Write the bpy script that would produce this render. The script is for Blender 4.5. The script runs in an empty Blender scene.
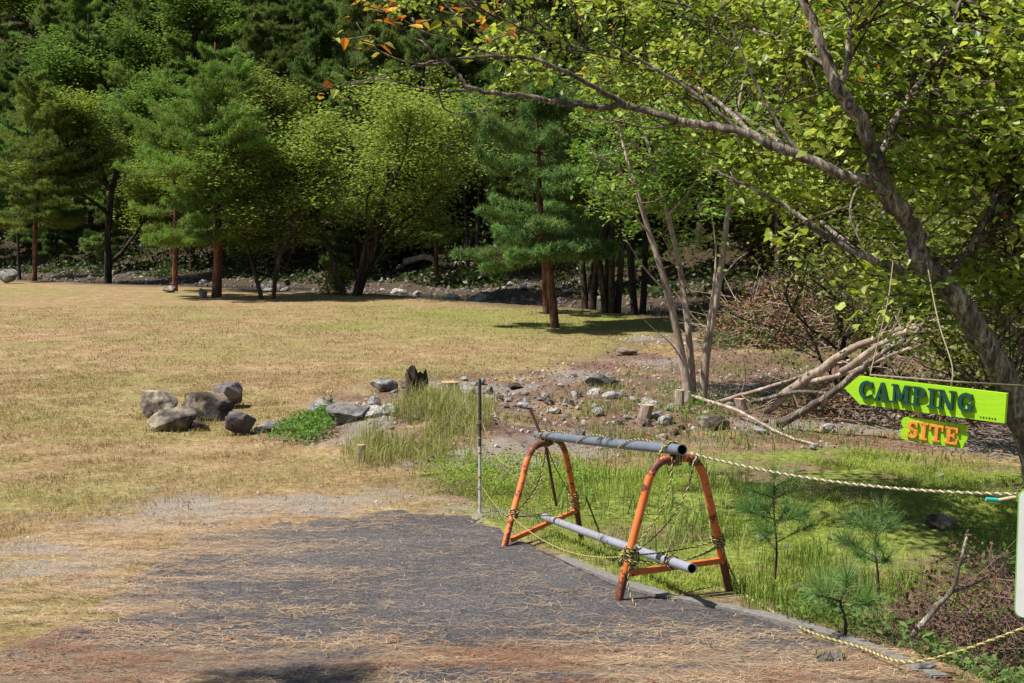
import bpy, math, random
import numpy as np
from mathutils import Vector, Matrix
R = math.radians
rng = np.random.default_rng(7)
random.seed(7)
scene = bpy.context.scene
COL = scene.collection

# ------------------------------------------------------------------ camera model
F = 1200.0; CZ = 1.65
PITCH = math.atan((341.5 - 245.0) / F)
cp, sp = math.cos(PITCH), math.sin(PITCH)
def ray(px, py):
    a = (px - 512.0) / F; b = -(py - 341.5) / F
    return np.array([a, cp + b * sp, -sp + b * cp])
def W(px, py, Y):
    d = ray(px, py); t = Y / d[1]
    return np.array([d[0] * t, Y, CZ + d[2] * t])

# ------------------------------------------------------------------ noise
def _hash(ix, iy, s):
    n = (ix.astype(np.int64) * 374761393 + iy.astype(np.int64) * 668265263 + s * 982451653) & 0x7fffffff
    n = ((n ^ (n >> 13)) * 1274126177) & 0x7fffffff
    n = n ^ (n >> 16)
    return (n & 0xffff) / 65535.0
def vnoise(x, y, s=0):
    x = np.asarray(x, float); y = np.asarray(y, float)
    ix = np.floor(x); iy = np.floor(y); fx = x - ix; fy = y - iy
    fx = fx * fx * (3 - 2 * fx); fy = fy * fy * (3 - 2 * fy)
    a = _hash(ix, iy, s); b = _hash(ix + 1, iy, s); c = _hash(ix, iy + 1, s); d = _hash(ix + 1, iy + 1, s)
    return (a * (1 - fx) + b * fx) * (1 - fy) + (c * (1 - fx) + d * fx) * fy
def fbm(x, y, s=0, o=4):
    r = 0; a = .5; t = 0
    for k in range(o):
        r = r + a * vnoise(np.asarray(x) * 2 ** k + 17.3 * k, np.asarray(y) * 2 ** k - 9.1 * k, s + k); t += a; a *= .5
    return r / t
def sstep(a, b, x):
    t = np.clip((x - a) / (b - a), 0, 1); return t * t * (3 - 2 * t)

# ------------------------------------------------------------------ terrain
EX = np.array([-90, -30, -22, -6, 1.3, 6, 14, 30, 90]); EY = np.array([64, 56, 52, 40.5, 34, 28, 23, 20, 16])
def edge_y(x): return np.interp(x, EX, EY) + 1.2 * (fbm(np.asarray(x) * .22, np.asarray(x) * 0, 5) - .5)
def profile(y):
    return np.interp(y, [-30, 0, 4.7, 6.6, 8.9, 13, 20, 30, 38, 45, 60], [.2, 0, -.1, -.27, -.5, -.58, -.48, -.2, 0.02, .12, .25])
def poly_sd(poly, x, y):
    x = np.asarray(x, float); y = np.asarray(y, float)
    d = np.full(x.shape, 1e9); ins = np.zeros(x.shape, bool); n = len(poly)
    for i in range(n):
        ax, ay = poly[i]; bx, by = poly[(i + 1) % n]
        ex, ey = bx - ax, by - ay
        t = np.clip(((x - ax) * ex + (y - ay) * ey) / (ex * ex + ey * ey + 1e-12), 0, 1)
        d = np.minimum(d, np.hypot(x - ax - t * ex, y - ay - t * ey))
        if ay != by:
            c = ((ay > y) != (by > y)) & (x < (bx - ax) * (y - ay) / (by - ay) + ax)
            ins ^= c
    return np.where(ins, d, -d)
# the verge drops away along the right side of the drive
VERGE = [(-.3, 10.3), (.15, 8.9), (.62, 7.6), (1.1, 6.75), (1.35, 6.25), (1.55, 5.5), (1.72, 4.95), (2.2, 3.2), (2.6, -5), (40, -5), (40, 10.3)]
def h0(x, y):
    x = np.asarray(x, float); y = np.asarray(y, float)
    z = profile(y)
    z = z - .22 * sstep(0, .55, poly_sd(VERGE, x, y)) * sstep(11, 8.5, y)
    # heap of soil by the rock group
    z = z + .34 * np.exp(-(((x + 1.35) / 1.0) ** 2 + ((y - 14.2) / 1.5) ** 2)) + .16 * np.exp(-(((x + .2) / .9) ** 2 + ((y - 13.2) / 1.3) ** 2))
    z = z + .25 * sstep(5, 11, x) * sstep(6, 12, y) + .9 * sstep(7.5, 15, x) * sstep(12, 18, y)
    s = y - edge_y(x)
    z = z + np.interp(s, [-1, 0, 1.5, 5, 8, 13, 16, 40, 120], [0, 0, -.22, -.25, -.05, .35, 1.1, 13, 50])
    z = z + .05 * (fbm(x * .45, y * .45, 3) - .5) + .02 * (fbm(x * 2.3, y * 2.3, 4) - .5)
    rough = sstep(1, 2.5, s)
    z = z + rough * .5 * (fbm(x * .5, y * .5, 9) - .5)
    return z
def G(px, py, it=0):
    d = ray(px, py); ts = np.arange(3.0, 160, .02)
    X = d[0] * ts; Y = d[1] * ts; Z = CZ + d[2] * ts
    m = np.nonzero(Z < h0(X, Y))[0]
    k = m[0] if len(m) else len(ts) - 1
    return np.array([X[k], Y[k], float(h0(X[k], Y[k]))])
def GP(pts):
    return [tuple(G(*p)[:2]) for p in pts]
DRIVE = GP([(-40, 700), (40, 655), (90, 612), (130, 575), (190, 530), (300, 518), (400, 515), (478, 513), (503, 528), (560, 556), (640, 590), (735, 610), (850, 645), (950, 678)]) + \
    [(2.15, 3.4), (2.6, -4), (-9, -4), (-7, 4.0)]
SOIL = GP([(300, 425), (350, 392), (420, 380), (500, 372), (600, 360), (620, 338), (700, 322), (800, 315), (1100, 330), (1100, 455), (900, 452), (820, 440), (700, 440), (640, 452), (560, 466), (470, 470), (400, 470), (340, 448)])
GREEN = GP([(410, 480), (540, 466), (640, 470), (760, 448), (830, 446), (1100, 480)]) + [(7, 3), (2.3, 3)] + GP([(950, 678), (735, 610), (640, 590), (560, 556), (500, 520), (440, 496)])
GRAVEL = GP([(60, 525), (150, 500), (270, 492), (420, 498), (520, 515), (480, 520), (190, 530), (60, 600), (0, 640), (-20, 560)])
def m_drive(x, y):
    return poly_sd(DRIVE, x, y) + (.16 + .7 * sstep(.2, -1.2, x)) * (fbm(x * 2.2, y * 2.2, 21) - .5)
def mask(poly, x, y, w=.5, nz=.6, f=1.3, s=31):
    return sstep(-w, w, poly_sd(poly, x, y) + nz * 2 * (fbm(x * f, y * f, s) - .5))

# ------------------------------------------------------------------ object helpers
def tag(o, label=None, cat=None, group=None, kind=None):
    if label: o['label'] = label
    if cat: o['category'] = cat
    if group: o['group'] = group
    if kind: o['kind'] = kind
    return o
def empty(name, loc=(0, 0, 0), rz=0):
    o = bpy.data.objects.new(name, None); COL.objects.link(o)
    o.location = loc; o.rotation_euler = (0, 0, rz); o.empty_display_size = .2
    return o
class MB:
    def __init__(s): s.V = []; s.F = {3: [], 4: []}; s.n = 0; s.C = []; s.M = {3: [], 4: []}; s.poly = []
    def add(s, V, Fs, col=(1, 1, 1), mi=0):
        V = np.asarray(V, float).reshape(-1, 3)
        for Fa in (Fs if isinstance(Fs, (list, tuple)) else [Fs]):
            Fa = np.asarray(Fa)
            if Fa.size == 0: continue
            k = Fa.shape[1]
            s.F[k].append(Fa + s.n); s.M[k].append(np.full(len(Fa), mi))
        c = np.asarray(col, float)
        if c.ndim == 1: c = np.tile(c[:3], (len(V), 1))
        
        s.C.append(c); s.V.append(V); s.n += len(V)
        return s
    def build(s, name, mats, parent=None, smooth=False, origin=None):
        V = np.concatenate(s.V); C = np.concatenate(s.C)
        org = np.zeros(3) if origin is None else np.asarray(origin, float)
        V = V - org
        me = bpy.data.meshes.new(name)
        f3 = np.concatenate(s.F[3]) if s.F[3] else np.zeros((0, 3), int)
        f4 = np.concatenate(s.F[4]) if s.F[4] else np.zeros((0, 4), int)
        m3 = np.concatenate(s.M[3]) if s.M[3] else np.zeros(0, int)
        m4 = np.concatenate(s.M[4]) if s.M[4] else np.zeros(0, int)
        nl = f3.size + f4.size; npoly = len(f3) + len(f4)
        me.vertices.add(len(V)); me.vertices.foreach_set('co', V.astype(np.float32).ravel())
        me.loops.add(nl); me.loops.foreach_set('vertex_index', np.concatenate([f3.ravel(), f4.ravel()]).astype(np.int32))
        me.polygons.add(npoly)
        st = np.concatenate([np.arange(len(f3)) * 3, len(f3) * 3 + np.arange(len(f4)) * 4]).astype(np.int32)
        me.polygons.foreach_set('loop_start', st)
        me.polygons.foreach_set('material_index', np.concatenate([m3, m4]).astype(np.int32))
        me.polygons.foreach_set('use_smooth', np.full(npoly, smooth))
        a = me.attributes.new('col', 'FLOAT_COLOR', 'POINT')
        a.data.foreach_set('color', (C if C.shape[1] == 4 else np.concatenate([C, np.ones((len(C), 1))], 1)).astype(np.float32).ravel())
        me.update(calc_edges=True); me.validate()
        if not isinstance(mats, (list, tuple)): mats = [mats]
        for m in mats: me.materials.append(m)
        o = bpy.data.objects.new(name, me); COL.objects.link(o)
        o.location = org
        if parent is not None: o.parent = parent
        return o
def tube(path, rad, n=8, cap=True, bump=0.0, seed=0):
    P = np.asarray(path, float); k = len(P); rad = np.broadcast_to(np.asarray(rad, float), (k,))
    T = np.gradient(P, axis=0); T /= np.linalg.norm(T, axis=1)[:, None] + 1e-9
    up = np.array([0, 0, 1.]) if abs(T[0][2]) < .9 else np.array([1., 0, 0])
    N = np.cross(T[0], up); N /= np.linalg.norm(N); V = []
    a = np.arange(n) * 2 * np.pi / n
    rr = np.random.default_rng(seed)
    for i in range(k):
        N = N - T[i] * N.dot(T[i]); N /= np.linalg.norm(N) + 1e-9; B = np.cross(T[i], N)
        r = rad[i] * (1 + bump * (rr.random(n) - .5)) if bump else rad[i]
        V.append(P[i] + (np.cos(a) * r)[:, None] * N + (np.sin(a) * r)[:, None] * B)
    V = np.concatenate(V)
    i, j = np.meshgrid(np.arange(k - 1), np.arange(n), indexing='ij'); i = i.ravel(); j = j.ravel(); j2 = (j + 1) % n
    Q = np.stack([i * n + j, (i + 1) * n + j, (i + 1) * n + j2, i * n + j2], 1)
    Fs = [Q]
    if cap:
        V = np.concatenate([V, P[:1], P[-1:]])
        c0 = k * n; jj = np.arange(n)
        Fs.append(np.stack([np.full(n, c0), jj, (jj + 1) % n], 1))
        Fs.append(np.stack([np.full(n, c0 + 1), (k - 1) * n + (jj + 1) % n, (k - 1) * n + jj], 1))
    return V, Fs
def spline(pts, m=6):
    P = np.asarray(pts, float)
    if len(P) < 3: return np.linspace(P[0], P[-1], m + 1)
    E = np.concatenate([[2 * P[0] - P[1]], P, [2 * P[-1] - P[-2]]]); out = []
    for i in range(len(P) - 1):
        p0, p1, p2, p3 = E[i:i + 4]
        for t in np.arange(m) / m:
            out.append(.5 * ((2 * p1) + (-p0 + p2) * t + (2 * p0 - 5 * p1 + 4 * p2 - p3) * t * t + (-p0 + 3 * p1 - 3 * p2 + p3) * t ** 3))
    out.append(P[-1]); return np.array(out)
def box(c, sx, sy, sz, ax=None):
    c = np.asarray(c, float)
    v = np.array([[x, y, z] for x in (-.5, .5) for y in (-.5, .5) for z in (-.5, .5)]) * [sx, sy, sz]
    if ax is not None: v = v @ np.asarray(ax)
    return v + c, np.array([[0, 1, 3, 2], [4, 6, 7, 5], [0, 4, 5, 1], [2, 3, 7, 6], [0, 2, 6, 4], [1, 5, 7, 3]])
def unit(v): v = np.asarray(v, float); return v / (np.linalg.norm(v) + 1e-9)
def rvec(n):
    v = rng.normal(size=(n, 3)); return v / np.linalg.norm(v, axis=1)[:, None]
def prism(poly, z0, z1):
    n = len(poly); P = np.asarray(poly, float)
    V = np.concatenate([np.c_[P, np.full(n, z0)], np.c_[P, np.full(n, z1)]]); return V, n

# ------------------------------------------------------------------ materials
MATS = {}
def newmat(name):
    m = bpy.data.materials.new(name); m.use_nodes = True; nt = m.node_tree; nt.nodes.clear()
    out = nt.nodes.new('ShaderNodeOutputMaterial'); MATS[name] = m
    return m, nt, out
def nd(nt, t, **kw):
    n = nt.nodes.new(t)
    for k, v in kw.items():
        if k in n.inputs: n.inputs[k].default_value = v
        else: setattr(n, k, v)
    return n
def noise(nt, scale, detail=4, rough=.6, vec=None, dist=0):
    n = nd(nt, 'ShaderNodeTexNoise'); n.inputs['Scale'].default_value = scale; n.inputs['Detail'].default_value = detail
    n.inputs['Roughness'].default_value = rough; n.inputs['Distortion'].default_value = dist
    if vec is None:
        tc = nd(nt, 'ShaderNodeTexCoord'); vec = tc.outputs['Object']
    nt.links.new(vec, n.inputs['Vector']); return n.outputs['Fac']
def ramp(nt, fac, stops, interp='LINEAR'):
    r = nd(nt, 'ShaderNodeValToRGB'); r.color_ramp.interpolation = interp
    e = r.color_ramp.elements
    while len(e) < len(stops): e.new(.5)
    for i, (p, c) in enumerate(stops):
        e[i].position = p; e[i].color = (*c, 1) if len(c) == 3 else c
    nt.links.new(fac, r.inputs['Fac']); return r.outputs['Color']
def mix(nt, fac, a, b, mode='MIX'):
    n = nt.nodes.new('ShaderNodeMix'); n.data_type = 'RGBA'; n.blend_type = mode
    for v, s in ((fac, n.inputs['Factor']), (a, n.inputs[6]), (b, n.inputs[7])):
        if isinstance(v, (int, float)): s.default_value = v
        elif isinstance(v, tuple): s.default_value = (*v, 1)[:4]
        else: nt.links.new(v, s)
    return n.outputs[2]
def mth(nt, op, a, b=None, clamp=False):
    n = nt.nodes.new('ShaderNodeMath'); n.operation = op; n.use_clamp = clamp
    for i, v in enumerate((a, b)):
        if v is None: continue
        if isinstance(v, (int, float)): n.inputs[i].default_value = v
        else: nt.links.new(v, n.inputs[i])
    return n.outputs[0]
def principled(nt, out, color, rough=.8, bump=None, bstr=.3, bdist=.01, metal=0, spec=.3):
    p = nd(nt, 'ShaderNodeBsdfPrincipled')
    if isinstance(color, tuple): p.inputs['Base Color'].default_value = (*color, 1)
    else: nt.links.new(color, p.inputs['Base Color'])
    if isinstance(rough, (int, float)): p.inputs['Roughness'].default_value = rough
    else: nt.links.new(rough, p.inputs['Roughness'])
    p.inputs['Metallic'].default_value = metal; p.inputs['Specular IOR Level'].default_value = spec
    if bump is not None:
        b = nd(nt, 'ShaderNodeBump'); b.inputs['Strength'].default_value = bstr; b.inputs['Distance'].default_value = bdist
        nt.links.new(bump, b.inputs['Height']); nt.links.new(b.outputs[0], p.inputs['Normal'])
    nt.links.new(p.outputs[0], out.inputs['Surface']); return p
def attr(nt, name='col'):
    a = nd(nt, 'ShaderNodeAttribute'); a.attribute_name = name; return a
def foliage_mat(name, trans=.35, hue=.02, val=.35, rough=.5, spec=.25, ttint=(1.25, 1.2, .55)):
    m, nt, out = newmat(name)
    a = attr(nt); oi = nd(nt, 'ShaderNodeObjectInfo')
    hsv = nd(nt, 'ShaderNodeHueSaturation')
    nt.links.new(a.outputs['Color'], hsv.inputs['Color'])
    nt.links.new(mth(nt, 'ADD', mth(nt, 'MULTIPLY', oi.outputs['Random'], hue * 2), .5 - hue), hsv.inputs['Hue'])
    r2 = mth(nt, 'FRACT', mth(nt, 'MULTIPLY', oi.outputs['Random'], 7.13))
    nt.links.new(mth(nt, 'ADD', mth(nt, 'MULTIPLY', r2, val), 1 - val / 2), hsv.inputs['Value'])
    p = nd(nt, 'ShaderNodeBsdfPrincipled'); nt.links.new(hsv.outputs[0], p.inputs['Base Color'])
    p.inputs['Roughness'].default_value = rough; p.inputs['Specular IOR Level'].default_value = spec
    t = nd(nt, 'ShaderNodeBsdfTranslucent')
    nt.links.new(mix(nt, 1.0, hsv.outputs[0], ttint, 'MULTIPLY'), t.inputs['Color'])
    ms = nd(nt, 'ShaderNodeMixShader'); ms.inputs[0].default_value = trans
    nt.links.new(p.outputs[0], ms.inputs[1]); nt.links.new(t.outputs[0], ms.inputs[2]); nt.links.new(ms.outputs[0], out.inputs['Surface'])
    return m
def bark_mat(name, c1, c2, c3, scale=14, stretch=(1, 1, .25)):
    m, nt, out = newmat(name)
    tc = nd(nt, 'ShaderNodeTexCoord'); mp = nd(nt, 'ShaderNodeMapping'); mp.inputs['Scale'].default_value = stretch
    nt.links.new(tc.outputs['Object'], mp.inputs['Vector'])
    f = noise(nt, scale, 6, .7, mp.outputs[0], .6); g = noise(nt, scale * .25, 3, .5, mp.outputs[0])
    c = ramp(nt, f, [(.38, c1), (.5, c2), (.62, c3)])
    c = mix(nt, ramp(nt, g, [(.45, (0, 0, 0)), (.6, (.75, .75, .75))]), c, c1)
    c = mix(nt, 1.0, c, attr(nt).outputs['Color'], 'MULTIPLY')
    principled(nt, out, c, .9, f, .7, .02, spec=.15); return m
def solid(name, c, rough=.6, var=.25, scale=30, metal=0, spec=.4, bstr=.15, usecol=False):
    m, nt, out = newmat(name)
    f = noise(nt, scale, 4, .6)
    lo = tuple(x * (1 - var) for x in c); hi = tuple(min(1, x * (1 + var)) for x in c)
    col = ramp(nt, f, [(.3, lo), (.7, hi)])
    if usecol: col = mix(nt, 1.0, col, attr(nt).outputs['Color'], 'MULTIPLY')
    principled(nt, out, col, rough, f, bstr, .004, metal, spec); return m

PINE = foliage_mat('pine_needles', .38, .018, .45, .55, .25, (1.1, 1.15, .6))
LEAF = foliage_mat('broad_leaves', .38, .025, .45, .45, .35)
LEAFN = foliage_mat('near_leaves', .42, .0, .0, .42, .4)
GRASSM = foliage_mat('grass_blades', .3, 0, 0, .6, .2)
DRYM = foliage_mat('dry_litter', .1, 0, 0, .7, .2, (1, 1, 1))
BARK_RED = bark_mat('red_pine_bark', (.05, .025, .018), (.16, .07, .045), (.26, .13, .085), 16)
BARK_GREY = bark_mat('grey_bark', (.05, .04, .032), (.19, .155, .125), (.48, .42, .35), 34)
BARK_DARK = bark_mat('dark_bark', (.02, .016, .012), (.06, .045, .035), (.12, .095, .07), 14)
BARK_PALE = bark_mat('pale_bark', (.22, .16, .12), (.42, .33, .26), (.58, .5, .42), 20)
WOOD_CUT = solid('cut_wood', (.5, .34, .19), .8, .3, 40)
ROCKM = None
ROCK_BED = None
def rock_mat(name, c1, c2, c3, sc=5):
    m, nt, out = newmat(name)
    tc = nd(nt, 'ShaderNodeTexCoord'); oi = nd(nt, 'ShaderNodeObjectInfo')
    va = nd(nt, 'ShaderNodeVectorMath', operation='ADD'); cb = nd(nt, 'ShaderNodeCombineXYZ')
    nt.links.new(mth(nt, 'MULTIPLY', oi.outputs['Random'], 40), cb.inputs[0])
    nt.links.new(tc.outputs['Object'], va.inputs[0]); nt.links.new(cb.outputs[0], va.inputs[1])
    f = noise(nt, sc, 8, .65, va.outputs[0], .4); g = noise(nt, sc * 7, 5, .7, va.outputs[0])
    c = ramp(nt, f, [(.38, c1), (.5, c2), (.63, c3)])
    c = mix(nt, .6, c, ramp(nt, g, [(.3, (.2, .2, .2)), (.7, (.8, .8, .8))]), 'OVERLAY')
    v = mth(nt, 'ADD', mth(nt, 'MULTIPLY', oi.outputs['Random'], .7), .65)
    hs = nd(nt, 'ShaderNodeHueSaturation'); nt.links.new(v, hs.inputs['Value']); nt.links.new(c, hs.inputs['Color'])
    principled(nt, out, hs.outputs[0], .85, mth(nt, 'ADD', f, mth(nt, 'MULTIPLY', g, .4)), .8, .03, spec=.25); return m
ROCK_TAN = rock_mat('tan_rock', (.05, .042, .043), (.2, .16, .125), (.46, .4, .29), 3.0)
ROCK_PURPLE = rock_mat('purple_brown_rock', (.03, .025, .028), (.075, .06, .065), (.15, .125, .125), 3)
ROCK_DARK = rock_mat('dark_rock', (.02, .018, .016), (.07, .055, .045), (.22, .17, .11), 4)
ROCK_GREY = rock_mat('grey_rock', (.13, .12, .12), (.3, .285, .27), (.5, .48, .44), 5)

# ground
m, nt, out = newmat('ground_soil_and_grass')
tc = nd(nt, 'ShaderNodeTexCoord'); O = tc.outputs['Object']
at = attr(nt, 'col'); sx = nd(nt, 'ShaderNodeSeparateColor'); nt.links.new(at.outputs['Color'], sx.inputs[0])
nL = noise(nt, .35, 5, .6, O); nM = noise(nt, 2.2, 5, .65, O); nS = noise(nt, 14, 5, .7, O); nF = noise(nt, 70, 4, .7, O)
lawn = ramp(nt, nM, [(.3, (.185, .12, .062)), (.5, (.28, .19, .1)), (.7, (.36, .27, .155))])
lawn = mix(nt, ramp(nt, nL, [(.42, (0, 0, 0)), (.62, (1, 1, 1))]), lawn, mix(nt, .5, lawn, (.21, .19, .07)))
nP = noise(nt, 1.1, 6, .7, O, .8)
lawn = mix(nt, ramp(nt, nP, [(.5, (0, 0, 0)), (.66, (.75, .75, .75))]), lawn, (.25, .16, .09))
lawn = mix(nt, .85, lawn, ramp(nt, nS, [(.3, (.2, .2, .2)), (.7, (.8, .8, .8))]), 'OVERLAY')
lawn = mix(nt, .6, lawn, ramp(nt, nF, [(.3, (.2, .2, .2)), (.7, (.8, .8, .8))]), 'OVERLAY')
soil = ramp(nt, nS, [(.28, (.05, .03, .022)), (.5, (.15, .095, .07)), (.75, (.29, .2, .15))])
soil = mix(nt, .7, soil, ramp(nt, nF, [(.3, (.2, .2, .2)), (.7, (.85, .85, .85))]), 'OVERLAY')
green = ramp(nt, nS, [(.3, (.08, .085, .025)), (.5, (.16, .19, .04)), (.7, (.3, .34, .075))])
grav = ramp(nt, nF, [(.3, (.11, .1, .1)), (.5, (.24, .22, .2)), (.7, (.4, .37, .34))])
c = mix(nt, sx.outputs[0], lawn, soil); c = mix(nt, sx.outputs[1], c, green); c = mix(nt, sx.outputs[2], c, grav)
al = at.outputs['Alpha']
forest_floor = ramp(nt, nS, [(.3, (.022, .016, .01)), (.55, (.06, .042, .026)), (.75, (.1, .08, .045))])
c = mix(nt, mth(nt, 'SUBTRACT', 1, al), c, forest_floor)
principled(nt, out, c, .95, mth(nt, 'ADD', nS, mth(nt, 'MULTIPLY', nF, .5)), .6, .03, spec=.1)
GROUNDM = m
# asphalt
m, nt, out = newmat('worn_asphalt')
tc = nd(nt, 'ShaderNodeTexCoord'); O = tc.outputs['Object']
mp = nd(nt, 'ShaderNodeMapping'); mp.inputs['Scale'].default_value = (1, 3.2, 1); nt.links.new(O, mp.inputs['Vector'])
fl = noise(nt, 30, 5, .8, mp.outputs[0])
g = noise(nt, 75, 6, .85, O); l = noise(nt, 1.1, 4, .6, O); s = noise(nt, 9, 8, .85, mp.outputs[0], .3)
c = ramp(nt, g, [(.36, (.03, .028, .029)), (.5, (.092, .086, .09)), (.62, (.27, .25, .245))])
c = mix(nt, .7, c, ramp(nt, l, [(.3, (.35, .35, .35)), (.7, (.65, .65, .65))]), 'OVERLAY')
c = mix(nt, ramp(nt, fl, [(.6, (0, 0, 0)), (.68, (.6, .6, .6))]), c, (.34, .27, .2))
at = attr(nt, 'col'); sx = nd(nt, 'ShaderNodeSeparateColor'); nt.links.new(at.outputs['Color'], sx.inputs[0])
lf = mth(nt, 'ADD', s, mth(nt, 'MULTIPLY', mth(nt, 'SUBTRACT', sx.outputs[0], .5), .55))
litter = ramp(nt, noise(nt, 60, 4, .7, mp.outputs[0]), [(.38, (.09, .06, .04)), (.5, (.27, .19, .12)), (.62, (.52, .4, .26))])
c = mix(nt, ramp(nt, lf, [(.57, (0, 0, 0)), (.68, (.8, .8, .8))]), c, litter)
vo = nd(nt, 'ShaderNodeTexVoronoi'); vo.feature = 'DISTANCE_TO_EDGE'; vo.inputs['Scale'].default_value = .75
wv = nd(nt, 'ShaderNodeVectorMath', operation='ADD'); wn = nd(nt, 'ShaderNodeTexNoise'); wn.inputs['Scale'].default_value = 2.5; wn.inputs['Detail'].default_value = 6; nt.links.new(O, wn.inputs['Vector'])
nt.links.new(O, wv.inputs[0]); nt.links.new(wn.outputs['Color'], wv.inputs[1]); nt.links.new(wv.outputs[0], vo.inputs['Vector'])
c = mix(nt, ramp(nt, vo.outputs[0], [(.002, (.6, .6, .6)), (.008, (0, 0, 0))]), c, (.018, .015, .012))
principled(nt, out, c, .9, mth(nt, 'ADD', g, s), .9, .012, spec=.2); ASPHALT = m
# water
m, nt, out = newmat('stream_water')
w = noise(nt, 5, 4, .6); principled(nt, out, (.03, .035, .03), .08, w, .6, .06, spec=.6); WATERM = m
# orange paint with rust
m, nt, out = newmat('chipped_orange_paint')
f = noise(nt, 9, 6, .7); g = noise(nt, 45, 5, .7)
oc = ramp(nt, noise(nt, 4, 3), [(.3, (.6, .13, .03)), (.7, (.72, .2, .05))])
rc = ramp(nt, g, [(.3, (.06, .02, .015)), (.6, (.17, .055, .03)), (.8, (.28, .11, .06))])
at = attr(nt, 'col'); sx = nd(nt, 'ShaderNodeSeparateColor'); nt.links.new(at.outputs['Color'], sx.inputs[0])
k = mth(nt, 'ADD', mth(nt, 'ADD', f, mth(nt, 'MULTIPLY', g, .18)), mth(nt, 'MULTIPLY', sx.outputs[0], .34))
rm = ramp(nt, k, [(.655, (0, 0, 0)), (.67, (1, 1, 1))])
principled(nt, out, mix(nt, rm, oc, rc), .55, rm, -.5, .003, spec=.4); ORANGE = m
PIPEM = solid('grey_plastic_pipe', (.14, .165, .21), .42, .18, 12)
PIPEM2 = solid('pale_grey_plastic_pipe', (.27, .28, .33), .42, .15, 12)
PIPEIN = solid('pipe_inside', (.03, .03, .035), .8)
RUST = solid('rusty_steel', (.13, .05, .03), .8, .5, 30)
ROPE_Y = solid('yellow_rope', (.5, .42, .14), .8, .25, 90)
ROPE_K = solid('black_rope', (.035, .033, .03), .8, .3, 90)
ROPE_W = solid('cream_rope', (.5, .44, .29), .8, .25, 90)
ROPE_D = solid('dirty_rope', (.16, .14, .08), .8, .3, 90)
STRING = solid('thin_string', (.26, .22, .13), .85, .3, 60)
LIME = solid('lime_paint', (.31, .6, .012), .45, .06, 9, bstr=.05)
m, nt, out = newmat('weathered_lime_paint')
tc = nd(nt, 'ShaderNodeTexCoord'); mp = nd(nt, 'ShaderNodeMapping'); mp.inputs['Scale'].default_value = (3, 3, 40); nt.links.new(tc.outputs['Object'], mp.inputs['Vector'])
gr = noise(nt, 2, 6, .7, mp.outputs[0]); st = noise(nt, 12, 6, .75)
c = ramp(nt, gr, [(.3, (.29, .55, .015)), (.6, (.34, .64, .014)), (.8, (.38, .66, .05))])
c = mix(nt, ramp(nt, st, [(.58, (0, 0, 0)), (.72, (.45, .45, .45))]), c, (.2, .3, .04))
principled(nt, out, c, .55, gr, .3, .004, spec=.3); LIME = m
SIGN_G = solid('dark_green_letter_paint', (.01, .06, .042), .4, .3, 30, bstr=.05)
SIGN_O = solid('orange_letter_paint', (.75, .27, .05), .5, .25, 50, bstr=.05)
WHITEM = solid('white_sign_paint', (.8, .8, .78), .4, .05, 8, bstr=.03)
GREENM = solid('green_sign_border', (.2, .5, .12), .4, .1, 8)
BLACKM = solid('black_paint', (.02, .022, .022), .5, .2, 20)
POLEW = solid('weathered_white_pole', (.5, .5, .5), .5, .3, 25)
POLEK = solid('dark_grey_pole', (.05, .055, .055), .5, .3, 25)
REDM = solid('red_band_paint', (.45, .06, .05), .5, .2, 20)
TURQ = solid('turquoise_tape', (.03, .45, .42), .5, .1, 20)
CONC = solid('weathered_concrete', (.17, .16, .15), .95, .35, 45, bstr=.5)
STEEL = solid('hook_steel', (.5, .5, .5), .35, .1, 20, metal=.9)

# ------------------------------------------------------------------ ground sheet
def axis_pts(segs):
    out = [segs[0][0]]
    for a, b, st in segs:
        n = max(1, int(round((b - a) / st))); out += list(np.linspace(a, b, n + 1)[1:])
    return np.array(out)
xs = axis_pts([(-260, -60, 12), (-60, -25, 1.5), (-25, -8, .35), (-8, -5, .12), (-5, 5, .07), (5, 9, .15), (9, 30, .4), (30, 60, 1.5), (60, 260, 12)])
ys = axis_pts([(-60, -6, 6), (-6, 4, .5), (4, 12, .06), (12, 18, .1), (18, 30, .2), (30, 75, .4), (75, 110, 1.5), (110, 260, 10)])
X, Y = np.meshgrid(xs, ys); x = X.ravel(); y = Y.ravel()
z = h0(x, y)
near = (y < 20) & (abs(x) < 9)
z = z - .035 * sstep(-.02, .12, m_drive(x, y)) + near * (.03 * (fbm(x * 5, y * 5, 12, 3) - .5) * (1 - sstep(-.3, 0, m_drive(x, y))))
soilm = mask(SOIL, x, y, .5, .9, .9); z = z + soilm * .07 * (fbm(x * 3, y * 3, 14) - .5)
s = y - edge_y(x)
bank = sstep(-2.5, 1.5, s + 3 * (fbm(x * .5, y * .5, 16) - .5))
far = sstep(12, 16, s)
spring = np.clip(mask(GREEN, x, y, .4, .7, 1.6, 33) * sstep(.33, .55, fbm(x * 1.6, y * 1.6, 35)) , 0, 1)
patch = sstep(.52, .7, fbm(x * .5, y * .5, 41)) * .55 * (1 - bank)
strip = np.exp(-((y - 30 - .2 * x) / 5) ** 2) * sstep(-8, 1, x) * .6
rock_bit = mask(GRAVEL, x, y, .35, .8, 1.8, 37) * .8 * sstep(.4, .6, fbm(x * 2.5, y * 2.5, 39))
r_ = np.clip(np.maximum(np.maximum(soilm * sstep(.25, .5, fbm(x * 1.3, y * 1.3, 43)), bank * .9), mask(GREEN, x, y, .4, .6) * .85), 0, 1)
g_ = np.clip(spring + patch * (1 - soilm) * .6 + strip * (1 - bank), 0, 1) * (1 - bank)
b_ = np.clip(rock_bit + sstep(.55, .68, fbm(x * 1.1, y * 1.1, 45)) * soilm * .7 + bank * (1 - far) * sstep(2, 6, s) * .3, 0, 1)
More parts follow.
